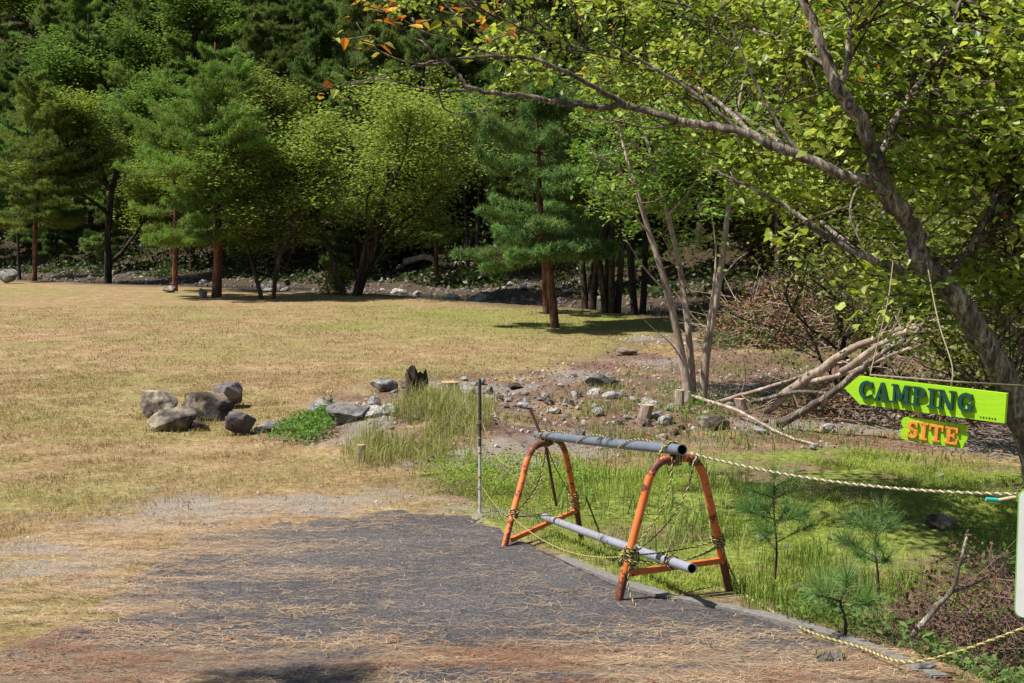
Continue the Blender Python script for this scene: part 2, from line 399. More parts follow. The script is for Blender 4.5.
a_ = 1 - np.maximum(sstep(9, 14, s), bank * .86)
ny, nx = X.shape
i, j = np.meshgrid(np.arange(ny - 1), np.arange(nx - 1), indexing='ij'); k = (i * nx + j).ravel()
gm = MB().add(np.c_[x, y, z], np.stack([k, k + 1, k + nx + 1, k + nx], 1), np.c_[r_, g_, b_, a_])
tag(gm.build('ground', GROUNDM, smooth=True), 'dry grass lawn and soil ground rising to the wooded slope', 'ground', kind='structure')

# driveway sheet
dx = np.arange(-9, 2.7, .06); dy = np.arange(-4, 10.6, .06)
X, Y = np.meshgrid(dx, dy); x = X.ravel(); y = Y.ravel(); md = m_drive(x, y)
z = h0(x, y) + .012 - .03 * sstep(.07, 0, md) + .012 * (fbm(x * 1.2, y * 1.2, 51) - .5)
ny, nx = X.shape; i, j = np.meshgrid(np.arange(ny - 1), np.arange(nx - 1), indexing='ij'); k = (i * nx + j).ravel()
keep = (md[k] > 0) | (md[k + 1] > 0) | (md[k + nx] > 0) | (md[k + nx + 1] > 0)
k = k[keep]
def litter_density(x, y):
    L = .85 * sstep(-.3, -2.4, x + .12 * (y - 6) + 1.4 * (fbm(x * .7, y * 2, 61) - .5) * 2)
    band = .6 * sstep(.52, .74, fbm(x * .7 + 3, y * 2.6, 63)) * sstep(7.2, 5.2, y)
    B = sstep(5.9, 5.0, y) * .9
    return np.clip(np.maximum.reduce([L * 1.0, band, B * sstep(.3, .5, fbm(x * 1.2, y * 3.5, 65))]), 0, 1)
ld = litter_density(x, y)
dm = MB().add(np.c_[x, y, z], np.stack([k, k + 1, k + nx + 1, k + nx], 1), np.c_[ld, ld, ld])
tag(dm.build('driveway', ASPHALT, smooth=True), 'worn dark asphalt drive strewn with pine needles', 'driveway', kind='structure')
# stream
sxs = np.linspace(-60, 40, 160); V = []
for q in sxs:
    e = float(edge_y(q)); V += [(q, e + 1.3, 0), (q, e + 6.2 + 1.2 * math.sin(q * .4), 0)]
V = np.array(V); zz = np.array([float(h0(v[0], v[1])) for v in V]); 
lev = np.minimum(zz[0::2], zz[1::2]); lev = np.convolve(np.pad(lev, 6, 'edge'), np.ones(13) / 13, 'valid') + .05
V[:, 2] = np.repeat(lev, 2); k = np.arange(len(sxs) - 1) * 2
tag(MB().add(V, np.stack([k, k + 2, k + 3, k + 1], 1)).build('stream', WATERM), 'shallow dark stream running behind the lawn', 'stream', kind='structure')
def hz(P): return h0(P[:, 0], P[:, 1])

# ------------------------------------------------------------------ leaf / blade mass builders
def tri_blades(mb, P, hgt, wid, lean, cols, dirs=None):
    n = len(P); a = rng.random(n) * 2 * np.pi
    side = np.c_[np.cos(a), np.sin(a), np.zeros(n)] * (wid / 2)[:, None]
    b = rng.random(n) * 2 * np.pi
    tip = P + np.c_[np.cos(b) * lean * hgt, np.sin(b) * lean * hgt, hgt * np.sqrt(np.clip(1 - lean ** 2 * .5, .1, 1))]
    V = np.stack([P - side, P + side, tip], 1).reshape(-1, 3)
    mb.add(V, np.arange(3 * n).reshape(-1, 3), np.repeat(cols, 3, 0))
def bent_blades(mb, P, hgt, wid, lean, cols):
    n = len(P); a = rng.random(n) * 2 * np.pi; b = a + np.pi / 2 + rng.normal(size=n) * .4
    side = np.c_[np.cos(a), np.sin(a), np.zeros(n)] * (wid / 2)[:, None]
    out = np.c_[np.cos(b), np.sin(b), np.zeros(n)] * (lean * hgt)[:, None]; up = np.c_[np.zeros((n, 2)), hgt]
    m1 = P + out * .25 + up * .55; tip = P + out + up * (1 - .35 * lean)[:, None]
    V = np.stack([P - side, P + side, m1 + side * .8, m1 - side * .8, tip], 1).reshape(-1, 3)
    q = np.arange(n)[:, None] * 5
    mb.add(V, [q + [0, 1, 2, 3], q + [3, 2, 4]], np.repeat(cols, 5, 0))
def leaves(mb, P, size, cols, up=.6, asp=.55, droop=0):
    n = len(P); nrm = rvec(n) * (1 - up) + np.array([0, 0, 1]) * up; nrm /= np.linalg.norm(nrm, axis=1)[:, None]
    d = np.cross(nrm, rvec(n)); d /= np.linalg.norm(d, axis=1)[:, None] + 1e-9
    d[:, 2] -= droop; d /= np.linalg.norm(d, axis=1)[:, None]
    w = np.cross(nrm, d); size = np.asarray(size)[:, None]
    V = np.stack([P - d * size * .5, P + w * size * asp * .5, P + d * size * .5, P - w * size * asp * .5], 1).reshape(-1, 3)
    mb.add(V, np.arange(4 * n).reshape(-1, 4), np.repeat(cols, 4, 0))
def leaves6(mb, P, size, cols, up=.6, asp=.8, droop=0):
    n = len(P); nrm = rvec(n) * (1 - up) + np.array([0, 0, 1]) * up; nrm /= np.linalg.norm(nrm, axis=1)[:, None]
    d = np.cross(nrm, rvec(n)); d[:, 2] -= droop; d /= np.linalg.norm(d, axis=1)[:, None] + 1e-9
    w = np.cross(nrm, d); nrm = np.cross(d, w); s = np.asarray(size)[:, None]; a = asp * (.8 + .4 * rng.random((n, 1))); f = rng.uniform(-.05, .22, (n, 1))
    V = np.stack([P - d * s * .5, P - d * s * .22 + (w * a * .5 + nrm * f) * s, P + d * s * .12 + (w * a * .36 + nrm * f * .7) * s, P + d * s * .55 - nrm * s * .08,
                  P + d * s * .12 - (w * a * .36 - nrm * f * .7) * s, P - d * s * .22 - (w * a * .5 - nrm * f) * s], 1).reshape(-1, 3)
    q = np.arange(n)[:, None] * 6
    mb.add(V, [q + [0, 1, 2, 3], q + [0, 3, 4, 5]], np.repeat(cols, 6, 0))
def cvar(base, n, v=.25, h=.08):
    b = np.asarray(base, float); k = 1 + v * (rng.random((n, 1)) * 2 - 1)
    return np.clip(b * k * (1 + h * (rng.random((n, 3)) * 2 - 1)), 0, 1)
def cmix(a, b, t): t = np.asarray(t)[:, None]; return np.asarray(a) * (1 - t) + np.asarray(b) * t

# ------------------------------------------------------------------ trees
def pine_data(seed, H, cb, Rr, tufts, trunk_r=.12, lean=(0, 0), flat=False, nl=.13, shelf=(), gaps=.2, col=(.16, .245, .052)):
    global rng
    sv = rng; rng = np.random.default_rng(seed)
    zs = np.linspace(0, 1, 9); wx = np.cumsum(rng.normal(size=9)) * .04 * H / 8; wy = np.cumsum(rng.normal(size=9)) * .04 * H / 8
    path = np.c_[wx - wx[0] + lean[0] * zs, wy - wy[0] + lean[1] * zs, zs * H]; path[0, 2] = -.25
    path = spline(path, 3)
    tb = MB(); rr = trunk_r * (1 - .88 * np.linspace(0, 1, len(path)) ** 1.1); rr[0] *= 1.3
    V, Fs = tube(path, rr, 9, bump=.12, seed=seed); tb.add(V, Fs)
    PT = []; AX = []; CT = []
    z = cb; nb = 0; todo = list(shelf)
    while z < H * .97 or todo:
        sh = todo.pop() if todo else None; zk = z
        if sh: z = sh[0]
        t = max(0, (z - cb) / (H - cb))
        prof = (.75 + .5 * t if t < .25 else 1.0 - .9 * ((t - .25) / .75) ** 1.4)
        base = np.array([np.interp(z, path[:, 2], path[:, q]) for q in range(3)])
        for kk in range(1 if sh else rng.integers(3, 6)):
            if not sh and rng.random() < gaps * (1 - t): continue
            L = Rr * prof * (.6 + .5 * rng.random()); az = rng.random() * 2 * np.pi
            if kk == 0: az = -np.pi / 2 + rng.normal() * .45
            if sh: az, L = sh[1], sh[2]
            el = R(-4 + 34 * t + rng.normal() * (3 if sh else 8))
            d = np.array([math.cos(az), math.sin(az), 0]); u = np.linspace(0, 1, 6)
            bend = rng.normal() * .12 * L; pd = np.array([-d[1], d[0], 0])
            bp = base + d * (u * L * math.cos(el))[:, None] + np.array([0, 0, 1]) * (u * L * math.sin(el) - .10 * L * np.sin(u * np.pi))[:, None] + pd * (bend * u ** 2)[:, None]
            V, Fs = tube(bp, np.linspace(max(.012, trunk_r * .3 * prof), .006, 6), 5, cap=False); tb.add(V, Fs, (.75, .7, .7))
            nt_ = int(tufts * L / 27 * (1.15 - .3 * t) * (1.7 if sh else 1)) + 4
            u0 = .2 - .16 * min(1, t * 3); uu = u0 + (1.02 - u0) * rng.random(nt_) ** .85
            c = np.stack([np.interp(np.minimum(uu, 1), u, bp[:, q]) for q in range(3)], 1)
            lat = (rng.random(nt_) * 2 - 1) * .42 * L * (1.15 - uu) + rng.normal(size=nt_) * .05
            c += pd * lat[:, None] + d * (abs(lat) * .45)[:, None]
            c[:, 2] += rng.normal(size=nt_) * .04 + .06 * abs(lat)
            PT.append(c); a = d * .7 + pd * np.sign(lat)[:, None] * .4 + np.array([0, 0, .55]); AX.append(a)
            CT.append(np.full(nt_, .8 + .4 * rng.random()) * (.85 + .3 * uu))
            for q in range(5):
                e = c[rng.integers(nt_)]; s0 = bp[rng.integers(1, 5)]
                V, Fs = tube(np.array([s0, (s0 + e) / 2 + rng.normal(size=3) * .03, e]), [.009, .006, .004], 3, cap=False); tb.add(V, Fs, (.7, .65, .6))
        z = zk if sh else z + (.34 + .22 * rng.random()) * (H / 8) ** .5
    P = np.concatenate(PT); A = np.concatenate(AX); CC = np.concatenate(CT); n = len(P); K = 14
    Pn = np.repeat(P, K, 0) + rng.normal(size=(n * K, 3)) * .035; D = np.repeat(A, K, 0) * .55 + rvec(n * K) * .8; D /= np.linalg.norm(D, axis=1)[:, None]
    Lh = nl * (.7 + .6 * rng.random(n * K)); sd = np.cross(D, rvec(n * K) * .55 + np.array([0, 0, 1.])); sd /= np.linalg.norm(sd, axis=1)[:, None] + 1e-9
    w = nl * .085
    V = np.stack([Pn - sd * w, Pn + sd * w, Pn + D * Lh[:, None]], 1).reshape(-1, 3)
    cols = cvar(col, n, .4, .1) * CC[:, None]; yel = rng.random(n) < .06; cols[yel] = cvar((.16, .15, .04), yel.sum())
    cb_ = MB().add(V, np.arange(3 * n * K).reshape(-1, 3), np.repeat(cols, 3 * K, 0))
    rng = sv
    return tb, cb_
def limb_tree(seed, H, Rr, nleaf, lsize, col, col2, stems=1, trunk_r=.1, cb=.25, clump=.5, up=.55, flatness=.45):
    """trunk with forking limbs; leaves in loose clumps at and near the limb ends"""
    global rng
    sv = rng; rng = np.random.default_rng(seed)
    tb = MB(); ends = []
    def grow(p, d, L, r, depth):
        k = 5; pts = [p]; dd = d.copy()
        for q in range(k):
            dd = unit(dd + rng.normal(size=3) * .13 + np.array([0, 0, .05])); pts.append(pts[-1] + dd * L / k)
        pts = np.array(pts)
        V, Fs = tube(pts, np.linspace(r, r * .55, len(pts)), 8 if depth < 2 else 5, cap=False, bump=.1); tb.add(V, Fs)
        if depth >= 1: ends.append(pts[-1]); ends.append(pts[3])
        if depth >= 2: ends.append(pts[2])
        if depth >= 3: return
        nb = rng.integers(3, 5) if depth else rng.integers(4, 7)
        for q in range(nb):
            t = rng.uniform(.45, 1) if depth else rng.uniform(cb / .75, 1.0)
            s = pts[min(int(t * k), k)]
            az = rng.random() * 2 * np.pi; tilt = rng.uniform(.5, 1.15)
            nd_ = unit(dd * math.cos(tilt) + np.array([math.cos(az), math.sin(az), .15]) * math.sin(tilt))
            grow(s, nd_, L * rng.uniform(.5, .72), r * .5, depth + 1)
    for q in range(stems):
        az = q * 2.4 + rng.random(); o = 0 if stems == 1 else .14
        grow(np.array([math.cos(az) * o, math.sin(az) * o, -.2]), unit([math.cos(az) * o * 2.2, math.sin(az) * o * 2.2, 1]), H * .5, trunk_r / stems ** .4, 0)
    E = np.array(ends)
    sc = np.array([Rr / (np.percentile(np.hypot(E[:, 0], E[:, 1]), 92) + .01)] * 2 + [H * .93 / E[:, 2].max()])
    for a in tb.V: a *= sc
    E = E * sc; E = E[E[:, 2] > H * cb * .8]
    n = nleaf; idx = rng.integers(len(E), size=n); tone = .75 + .5 * rng.random(len(E))
    P = E[idx] + rng.normal(size=(n, 3)) * clump * np.array([1, 1, flatness])
    cols = cmix(col, col2, np.clip(rng.normal(.4, .3, n), 0, 1)) * tone[idx][:, None] * (.8 + .4 * rng.random((n, 1)))
    cb_ = MB(); leaves(cb_, P, lsize * (.7 + .6 * rng.random(n)), cols, up, .6)
    rng = sv
    return tb, cb_
def place_tree(kind, data_or_objs, loc, rz=0, label='', cat='tree', group=None, scale=1, bark=None, leafm=None):
    e = empty(kind, loc, rz)
    if isinstance(scale, (int, float)): scale = (scale,) * 3
    e.scale = scale; tag(e, label, cat, group)
    a, b = data_or_objs
    if isinstance(a, MB):
        o1 = a.build('trunk', bark, e, smooth=True); o2 = b.build('crown', leafm, e)
    else:
        o1 = a.copy(); COL.objects.link(o1); o1.parent = e; o2 = b.copy(); COL.objects.link(o2); o2.parent = e
    return e, (o1, o2)
def gl(px, py): return G(px, py)
def at_depth(px, Y):
    x_ = (px - 512) / F * Y; return np.array([x_, Y, float(h0(x_, Y))])

DG = (.05, .1, .03)
e, PA = place_tree('pine_tree', pine_data(11, 7.9, 2.7, 3.3, 1800, .16, shelf=[(1.95, 3.1, 2.3), (2.1, 3.7, 2.2), (2.2, 2.6, 1.8), (2.0, 4.4, 1.5), (2.1, 5.4, 1.4), (2.0, 6.1, 1.5)]), gl(216, 297), 0, 'red pine with a low shelf of needles and the thickest reddish trunk', 'pine tree', bark=BARK_RED, leafm=PINE)
e, PB = place_tree('pine_tree', pine_data(12, 8.6, 2.9, 2.8, 1900, .11, lean=(.3, 0), gaps=.02, shelf=[(2.7, 3.3, 2.2), (2.6, .1, 2.2), (2.8, 4.5, 1.6), (2.7, 5.5, 1.8)]), gl(34, 281), 1.0, 'red pine with a slim straight trunk near the left end of the lawn', 'pine tree', bark=BARK_RED, leafm=PINE)
place_tree('pine_tree', pine_data(13, 6.5, 2.4, 2.0, 1300, .1, lean=(-.9, 0)), gl(175, 291), 2.0, 'thin pine leaning left beside the thick red pine', 'pine tree', bark=BARK_RED, leafm=PINE)
e, PC = place_tree('pine_tree', pine_data(14, 6.0, 1.85, 3.0, 2400, .11, lean=(-.3, .2), gaps=.02, col=(.11, .205, .066)), gl(556, 328), .3, 'bushy pine with a drooping dark green crown standing on the lawn near the middle', 'pine tree', bark=BARK_RED, leafm=PINE)
place_tree('pine_tree', pine_data(15, 5.4, 1.7, 1.6, 900, .085, lean=(-.5, .2), col=(.11, .205, .066)), gl(547, 314), 1.3, 'slim pine close behind the bushy middle pine, leaning left', 'pine tree', bark=BARK_RED, leafm=PINE)
place_tree('pine_tree', pine_data(16, 6.8, 2.4, 1.8, 900, .08, lean=(-.6, .2)), gl(20, 279), 1.9, 'crooked thin pine left of the slim straight red pine', 'pine tree', bark=BARK_DARK, leafm=PINE)
e, BA = place_tree('broadleaf_tree', limb_tree(21, 7.8, 3.6, 40000, .13, (.2, .25, .055), (.36, .4, .11), 3, .12, .18, .40, .68), at_depth(352, 38.5), 0, 'rounded broadleaf tree with dusty yellow green leaves beyond the lawn', 'tree', bark=BARK_DARK, leafm=LEAF)
e, BB = place_tree('broadleaf_tree', limb_tree(22, 6.2, 2.1, 16000, .12, (.16, .24, .05), (.3, .38, .09), 2, .09, .22, .3, .68), at_depth(268, 37), 0, 'small broadleaf tree with pale leaves right of the thick red pine', 'tree', bark=BARK_DARK, leafm=LEAF)
e, BC = place_tree('broadleaf_tree', limb_tree(23, 8.5, 3.2, 26000, .15, (.16, .25, .04), (.34, .42, .08), 1, .14, .08, .42, .68), at_depth(108, 53), 0, 'tall broadleaf tree with sunlit yellow green leaves between the left pines', 'tree', bark=BARK_DARK, leafm=LEAF)
place_tree('broadleaf_tree', (BA[0], BA[1]), at_depth(432, 57), 2.0, 'broadleaf tree with muted green leaves leaning over the driftwood log', 'tree', scale=1.0)
tb, cb = limb_tree(24, 1.1, .5, 3500, .07, (.1, .18, .02), (.3, .36, .05), 4, .03, .1, .16)
place_tree('shrub', (tb, cb), gl(333, 294), 0, 'small bright yellow green shrub at the back edge of the lawn', 'shrub', bark=BARK_DARK, leafm=LEAF)

# more prototypes for the forest
def proto(fn, *a, **k): return fn(*a, **k)
ptb, pcb = pine_data(17, 10.5, 1.3, 3.2, 1700, .16, nl=.17, gaps=.15, col=(.12, .185, .05))
e, PD = place_tree('pine_tree', (ptb, pcb), at_depth(250, 56), .2, 'tall dark pine of the forest beyond the stream', 'pine tree', 'trees of the forest beyond the stream', bark=BARK_DARK, leafm=PINE)
btb, bcb = limb_tree(25, 10, 3.6, 26000, .18, (.09, .15, .035), (.23, .32, .075), 1, .16, .12, .5, .68)
e, BD = place_tree('broadleaf_tree', (btb, bcb), at_depth(700, 44), .2, 'dark leafy tree of the forest beyond the stream', 'tree', 'trees of the forest beyond the stream', bark=BARK_DARK, leafm=LEAF)
FG = 'trees of the forest beyond the stream'
r3 = np.random.default_rng(91)
cnt = 0
for row, (off, step, sc0) in enumerate([(10, 4.2, .8), (15, 3.4, .95), (20, 3.4, 1.1), (26, 3.6, 1.15), (33, 4, 1.2), (42, 5, 1.3), (53, 6, 1.35)]):
    xx = -34 - row * 2
    while xx < 30 + row * 3:
        x_ = xx + r3.normal() * .8; y_ = float(np.interp(x_, EX, EY)) + off + r3.normal() * 1.3
        xx += step * (.8 + .4 * r3.random())
        px = 512 + F * x_ / y_
        if px < -120 or px > 1150: continue
        pine = r3.random() < (.75 if px < 620 else .3)
        if pine:
            src, nm, lb, ct = PD if r3.random() < .85 else PB, 'pine_tree', 'tall dark pine of the forest beyond the stream', 'pine tree'
        else:
            src, nm, lb, ct = BD if r3.random() < .85 else BC, 'broadleaf_tree', 'dark leafy tree of the forest beyond the stream', 'tree'
        k_ = sc0 * (.85 + .3 * r3.random())
        place_tree(nm, src, (x_, y_, float(h0(x_, y_)) - .1), r3.random() * 6.28, lb, ct, FG, scale=(k_, k_, k_ * (.9 + .25 * r3.random()))); cnt += 1
print('forest', cnt)
place_tree('pine_tree', PA, (-4.4, 1.5, float(h0(-4.4, 1.5))), 1.0, 'pine just outside the picture whose shade falls on the near end of the drive', 'pine tree')
# dark multi-stemmed trees under the canopy right of the middle pine
def stem_tree(seed, specs, name, label, bark, leafspec=None, leafm=None, cat='tree', base=None, tint=(1, 1, 1)):
    """trees whose stems follow given 3D paths"""
    tb = MB(); org = base
    for path, r0, r1, n in specs:
        P = spline(path, 6); V, Fs = tube(P, np.linspace(r0, r1, len(P)) , n, bump=.12, seed=seed); tb.add(V - org, Fs, tint)
    return tb
for q, (px, Y_, n) in enumerate([(588, 33, 3), (612, 32, 4), (640, 33.5, 3), (470, 46, 2), (780, 27, 3), (905, 22, 3)]):
    b = at_depth(px, Y_); sp_ = []
    for k in range(n):
        a = r3.random() * 6.28; l = .25 + r3.random() * .9; H = 4.5 + r3.random() * 1.5
        sp_.append(([b + [math.cos(a) * .15, math.sin(a) * .15, -.2], b + [math.cos(a) * (.2 + .25 * l), math.sin(a) * .3, H * .3], b + [math.cos(a) * l, math.sin(a) * l, H * .65], b + [math.cos(a) * l * 1.7, math.sin(a) * l * 1.6, H]], .1, .03, 8))
    tb = stem_tree(q, sp_, '', '', None, base=b)
    cb = MB(); n_ = 7000; tips = np.array([s[0][-1] - b for s in sp_] + [s[0][-2] - b + [.5, .3, .8] for s in sp_] + [s[0][-1] - b + [-.7, -.3, -.4] for s in sp_])
    ix = rng.integers(len(tips), size=n_); P = tips[ix] + rng.normal(size=(n_, 3)) * [.95, .95, .6]
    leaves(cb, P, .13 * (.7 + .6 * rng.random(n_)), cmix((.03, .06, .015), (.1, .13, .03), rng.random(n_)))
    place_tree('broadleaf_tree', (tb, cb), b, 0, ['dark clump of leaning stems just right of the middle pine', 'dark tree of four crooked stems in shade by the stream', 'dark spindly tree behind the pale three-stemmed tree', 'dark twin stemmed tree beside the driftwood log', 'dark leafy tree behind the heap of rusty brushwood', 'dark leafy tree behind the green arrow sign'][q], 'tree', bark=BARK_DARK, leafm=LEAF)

# undergrowth on the far bank
n = 120000
ux = rng.uniform(-45, 30, n); uy = edge_y(ux) + 8 + rng.random(n) ** 1.3 * 36
lump = fbm(ux * .5, uy * .5, 71)
ok = lump > .46; ux, uy, lump = ux[ok], uy[ok], lump[ok]
P = np.c_[ux, uy, h0(ux, uy) + rng.random(len(ux)) * (lump - .42) * 9 * sstep(6, 14, uy - edge_y(ux))]
mb = MB(); leaves(mb, P, .18 * (.6 + .8 * rng.random(len(P))), cmix((.02, .04, .01), (.08, .11, .025), rng.random(len(P)) ** 1.5), .5)  # leaf colours darkened so gaps between the trees read as deep shade
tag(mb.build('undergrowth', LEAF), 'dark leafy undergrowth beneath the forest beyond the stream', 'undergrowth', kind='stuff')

# ------------------------------------------------------------------ pale three-stemmed tree on the rubble
b = G(693, 404); D0 = b[1]
def wp(pts, dy=0): return [W(p[0], p[1], D0 + (p[2] if len(p) > 2 else 0) + dy) for p in pts]
tb = MB()
for pts, r0, r1 in [([(690, 408), (683, 362), (668, 292), (650, 235), (636, 188), (622, 140, .2), (615, 80, .3)], .085, .015),
                    ([(694, 408, .1), (690, 350, .15), (682, 280, .3), (668, 215, .4), (652, 160, .5), (640, 110, .6), (636, 60, .7)], .07, .015),
                    ([(702, 406), (707, 350), (719, 282), (727, 220), (733, 165, .2), (738, 110, .4), (748, 60, .5)], .085, .015),
                    ([(706, 345), (712, 300, -.2), (716, 255, -.2), (712, 215, -.3)], .035, .012),
                    ([(668, 292), (655, 280, -.1), (640, 262, -.3), (622, 232, -.5)], .022, .006),
                    ([(650, 235), (640, 222, -.2), (628, 205, -.3), (618, 188, -.4)], .02, .006),
                    ([(719, 282), (735, 262, -.2), (748, 252, -.4)], .02, .006),
                    ([(682, 280, .3), (672, 255, 0), (660, 232, -.1)], .018, .006),
                    ([(683, 362), (672, 345, -.2), (655, 330, -.3), (642, 318, -.4)], .015, .005),
                    ([(668, 215, .4), (690, 190, .2), (705, 160, 0)], .025, .008), ([(636, 188), (612, 165, -.2), (596, 155, -.3)], .02, .006),
                    ([(652, 160, .5), (630, 140, .3), (606, 120, 0)], .022, .006), ([(733, 165, .2), (755, 140, .3), (770, 120, .4)], .022, .006)]:
    P = spline(wp(pts), 6); V, Fs = tube(P, np.linspace(r0 * .8, r1 * .6, len(P)), 9, bump=.1, seed=3); tb.add(V - b, Fs)
# sprays of small leaves
def sprays(mb, tb, cents, per, lsize, c1, c2, spread=.3, twig_from=None, asp=.55, up=.65, flat=.25, org=np.zeros(3), orange=0):
    for c0 in cents:
        az = rng.random() * 6.28; d = np.array([math.cos(az), math.sin(az), rng.normal() * .15 - .1]); L = spread * (1.2 + rng.random())
        t = rng.random(per); side = np.array([-d[1], d[0], 0])
        P = c0 + d * ((t - .3) * L)[:, None] + side * (rng.normal(size=per) * spread * .35)[:, None]; P[:, 2] += rng.normal(size=per) * spread * flat
        tn = np.clip(rng.random() + rng.normal(size=per) * .2, 0, 1)
        cols = cmix(c1, c2, tn) * (.6 + .75 * rng.random((per, 1)))
        if orange:
            k = rng.random(per) < orange; cols[k] = cvar((.5, .17, .03), k.sum(), .3)
        leaves6(mb, P - org, lsize * (.5 + 1.1 * rng.random(per) ** 1.3), cols, up, asp, .15)
        if tb is not None:
            e0 = c0 + d * .7 * L; s0 = c0 - d * .3 * L
            V, Fs = tube(np.array([s0, c0, e0]) - org, [.005, .004, .002], 4, cap=False); tb.add(V, Fs, (.6, .55, .5))
            if twig_from is not None:
                sub = twig_from[rng.integers(len(twig_from), size=max(8, len(twig_from) // 6))]; A = sub[np.argmin(np.linalg.norm(sub - s0, axis=1))]
                dist = np.linalg.norm(A - s0); mid = (A + s0) / 2 + rng.normal(size=3) * .06 * dist
                V, Fs = tube(spline([A, mid, s0], 4) - org, np.linspace(.004 + .006 * min(dist, 1), .004, 9), 5, cap=False); tb.add(V, Fs, (.6, .55, .5))
cb = MB(); C = []
br = np.concatenate([v.reshape(-1, 3) for v in [t_[:-2] for t_ in tb.V]]) + b
for q in range(150):
    px = rng.uniform(585, 760); py = rng.uniform(90, 245)
    if py > 190 + 30 * rng.random() and rng.random() < .6: continue
    C.append(W(px, py, D0 + .7 + rng.normal() * .7))
sprays(cb, tb, C, 70, .075, (.11, .22, .035), (.28, .42, .08), .32, br, org=b)
place_tree('broadleaf_tree', (tb, cb), b, 0, 'pale barked tree of three slender stems rising from the stony ground', 'tree', bark=BARK_PALE, leafm=LEAFN)

# ------------------------------------------------------------------ big near tree on the right with the reaching branch
tb = MB(); BR = []
def branch(pts, r0, r1, n=10, m=8, keep=True, tint=(1, 1, 1), power=1.0):
    P = spline([W(p[0], p[1], p[2] + .95 * float(np.clip((860 - p[0]) / 220, 0, 1))) for p in pts], m)
    P[1:-1] += rng.normal(size=(len(P) - 2, 3)) * min(.006, r0 * .12)
    t = np.linspace(0, 1, len(P)) ** power
    V, Fs = tube(P, (r0 + (r1 - r0) * t) * .72, n, bump=.25, seed=len(BR)); tb.add(V, Fs, tint)
    if keep: BR.append(P[len(P) // 6:])
    return P
tbase = at_depth(1072, 7.6)
branch([(1072, 640, 7.6), (1050, 520, 7.5), (1024, 430, 7.4), (990, 350, 7.3), (944, 284, 7.2), (921, 262, 7.15), (912, 228, 7.1), (884, 188, 7.0), (872, 150, 6.95), (860, 122, 6.9), (838, 84, 6.8), (820, 40, 6.8), (802, -10, 6.8), (792, -80, 6.8)], .12, .028, 14)
MAINB = branch([(890, 192, 7.0), (860, 180, 6.9), (800, 156, 6.7), (742, 133, 6.5), (685, 121, 6.4), (630, 107, 6.3), (594, 107, 6.2), (535, 98, 6.1), (472, 88, 6.0), (453, 70, 6.0), (431, 50, 5.95), (412, 18, 5.9)], .052, .008, 10, power=.75)
branch([(632, 108, 6.3), (585, 82, 6.2), (540, 61, 6.1), (508, 57, 6.1), (453, 59, 6.0), (408, 68, 6.0), (345, 86, 5.9)], .022, .004)
branch([(475, 89, 6.0), (438, 91, 6.0), (385, 80, 6.0), (335, 84, 6.0)], .012, .003)
branch([(438, 91, 6.0), (446, 110, 6.0), (470, 113, 5.9), (492, 103, 5.9)], .008, .003)
branch([(508, 57, 6.1), (480, 50, 6.1), (450, 40, 6.0), (425, 32, 6.0), (400, 18, 6.0)], .010, .003)
branch([(453, 59, 6.0), (430, 64, 6.1), (400, 60, 6.1), (372, 45, 6.1), (356, 22, 6.1)], .009, .003)
branch([(431, 50, 5.95), (420, 40, 6.0), (405, 35, 6.0), (385, 10, 6.0)], .007, .002)
branch([(907, 273, 7.15), (857, 252, 7.0), (820, 232, 6.9), (788, 209, 6.8), (743, 184, 6.6), (709, 168, 6.5)], .036, .008)
branch([(842, 82, 6.8), (850, 40, 6.9), (848, -30, 7)], .03, .012)
branch([(878, 160, 7), (900, 110, 7.2), (935, 60, 7.4), (960, 0, 7.6), (970, -60, 7.7)], .03, .012)
branch([(944, 280, 7.2), (975, 240, 7.4), (1000, 190, 7.6), (1030, 150, 7.8)], .03, .012)
branch([(742, 133, 6.5), (690, 90, 6.4), (640, 60, 6.3), (590, 30, 6.2), (560, -10, 6.1)], .018, .005)
branch([(800, 156, 6.7), (770, 110, 6.6), (745, 60, 6.5), (720, 0, 6.4)], .018, .006)
branch([(685, 121, 6.4), (650, 128, 6.3), (610, 120, 6.0), (570, 118, 5.9)], .01, .003)
branch([(860, 180, 6.9), (850, 215, 6.5), (870, 262, 6.3)], .01, .004)
branch([(755, 136, 6.6), (700, 90, 8.2), (620, 60, 8.9), (540, 35, 9.2), (470, 10, 9.2)], .022, .006)
branch([(800, 156, 6.7), (730, 110, 8.2), (650, 90, 9.0), (580, 75, 9.3), (520, 62, 9.3)], .022, .006)
branch([(857, 252, 7.0), (800, 205, 8.2), (740, 165, 9.0), (670, 130, 9.3), (610, 90, 9.4)], .02, .006)
branch([(886, 186, 7.0), (870, 130, 8.0), (800, 80, 8.8), (730, 40, 9.2), (650, 0, 9.2)], .022, .006)
branch([(835, 70, 6.8), (780, 40, 7.8), (700, 10, 8.8), (620, -20, 9.2)], .018, .006)
BRP = np.concatenate(BR)
cb = MB(); C = []
def canopy_low(px):   # lower outline of the crown as seen from the drive
    return np.interp(px, [400, 470, 520, 600, 640, 700, 760, 800, 860, 920, 1000, 1060], [8, 38, 62, 95, 110, 140, 205, 240, 280, 312, 310, 320])
while len(C) < 640:
    px = rng.uniform(395, 1085); py = rng.uniform(-25, 330)
    lo = canopy_low(px) + rng.normal() * 12
    if py > lo: continue
    if fbm(np.array([px * .018]), np.array([py * .028]), 77)[0] < (.38 if px < 720 else .44): continue
    if px < 520 and rng.random() < .55: continue
    Y_ = float(np.interp(px, [620, 720, 850], [10.0, 9.4, 7.9])) + rng.normal() * .5
    if Y_ < 6.8 + .5 * (px < 760): continue
    C.append(W(px, py, Y_))
C += [W(rng.uniform(760, 1000), rng.uniform(-150, -20), rng.uniform(6.1, 6.7)) for _ in range(34)]
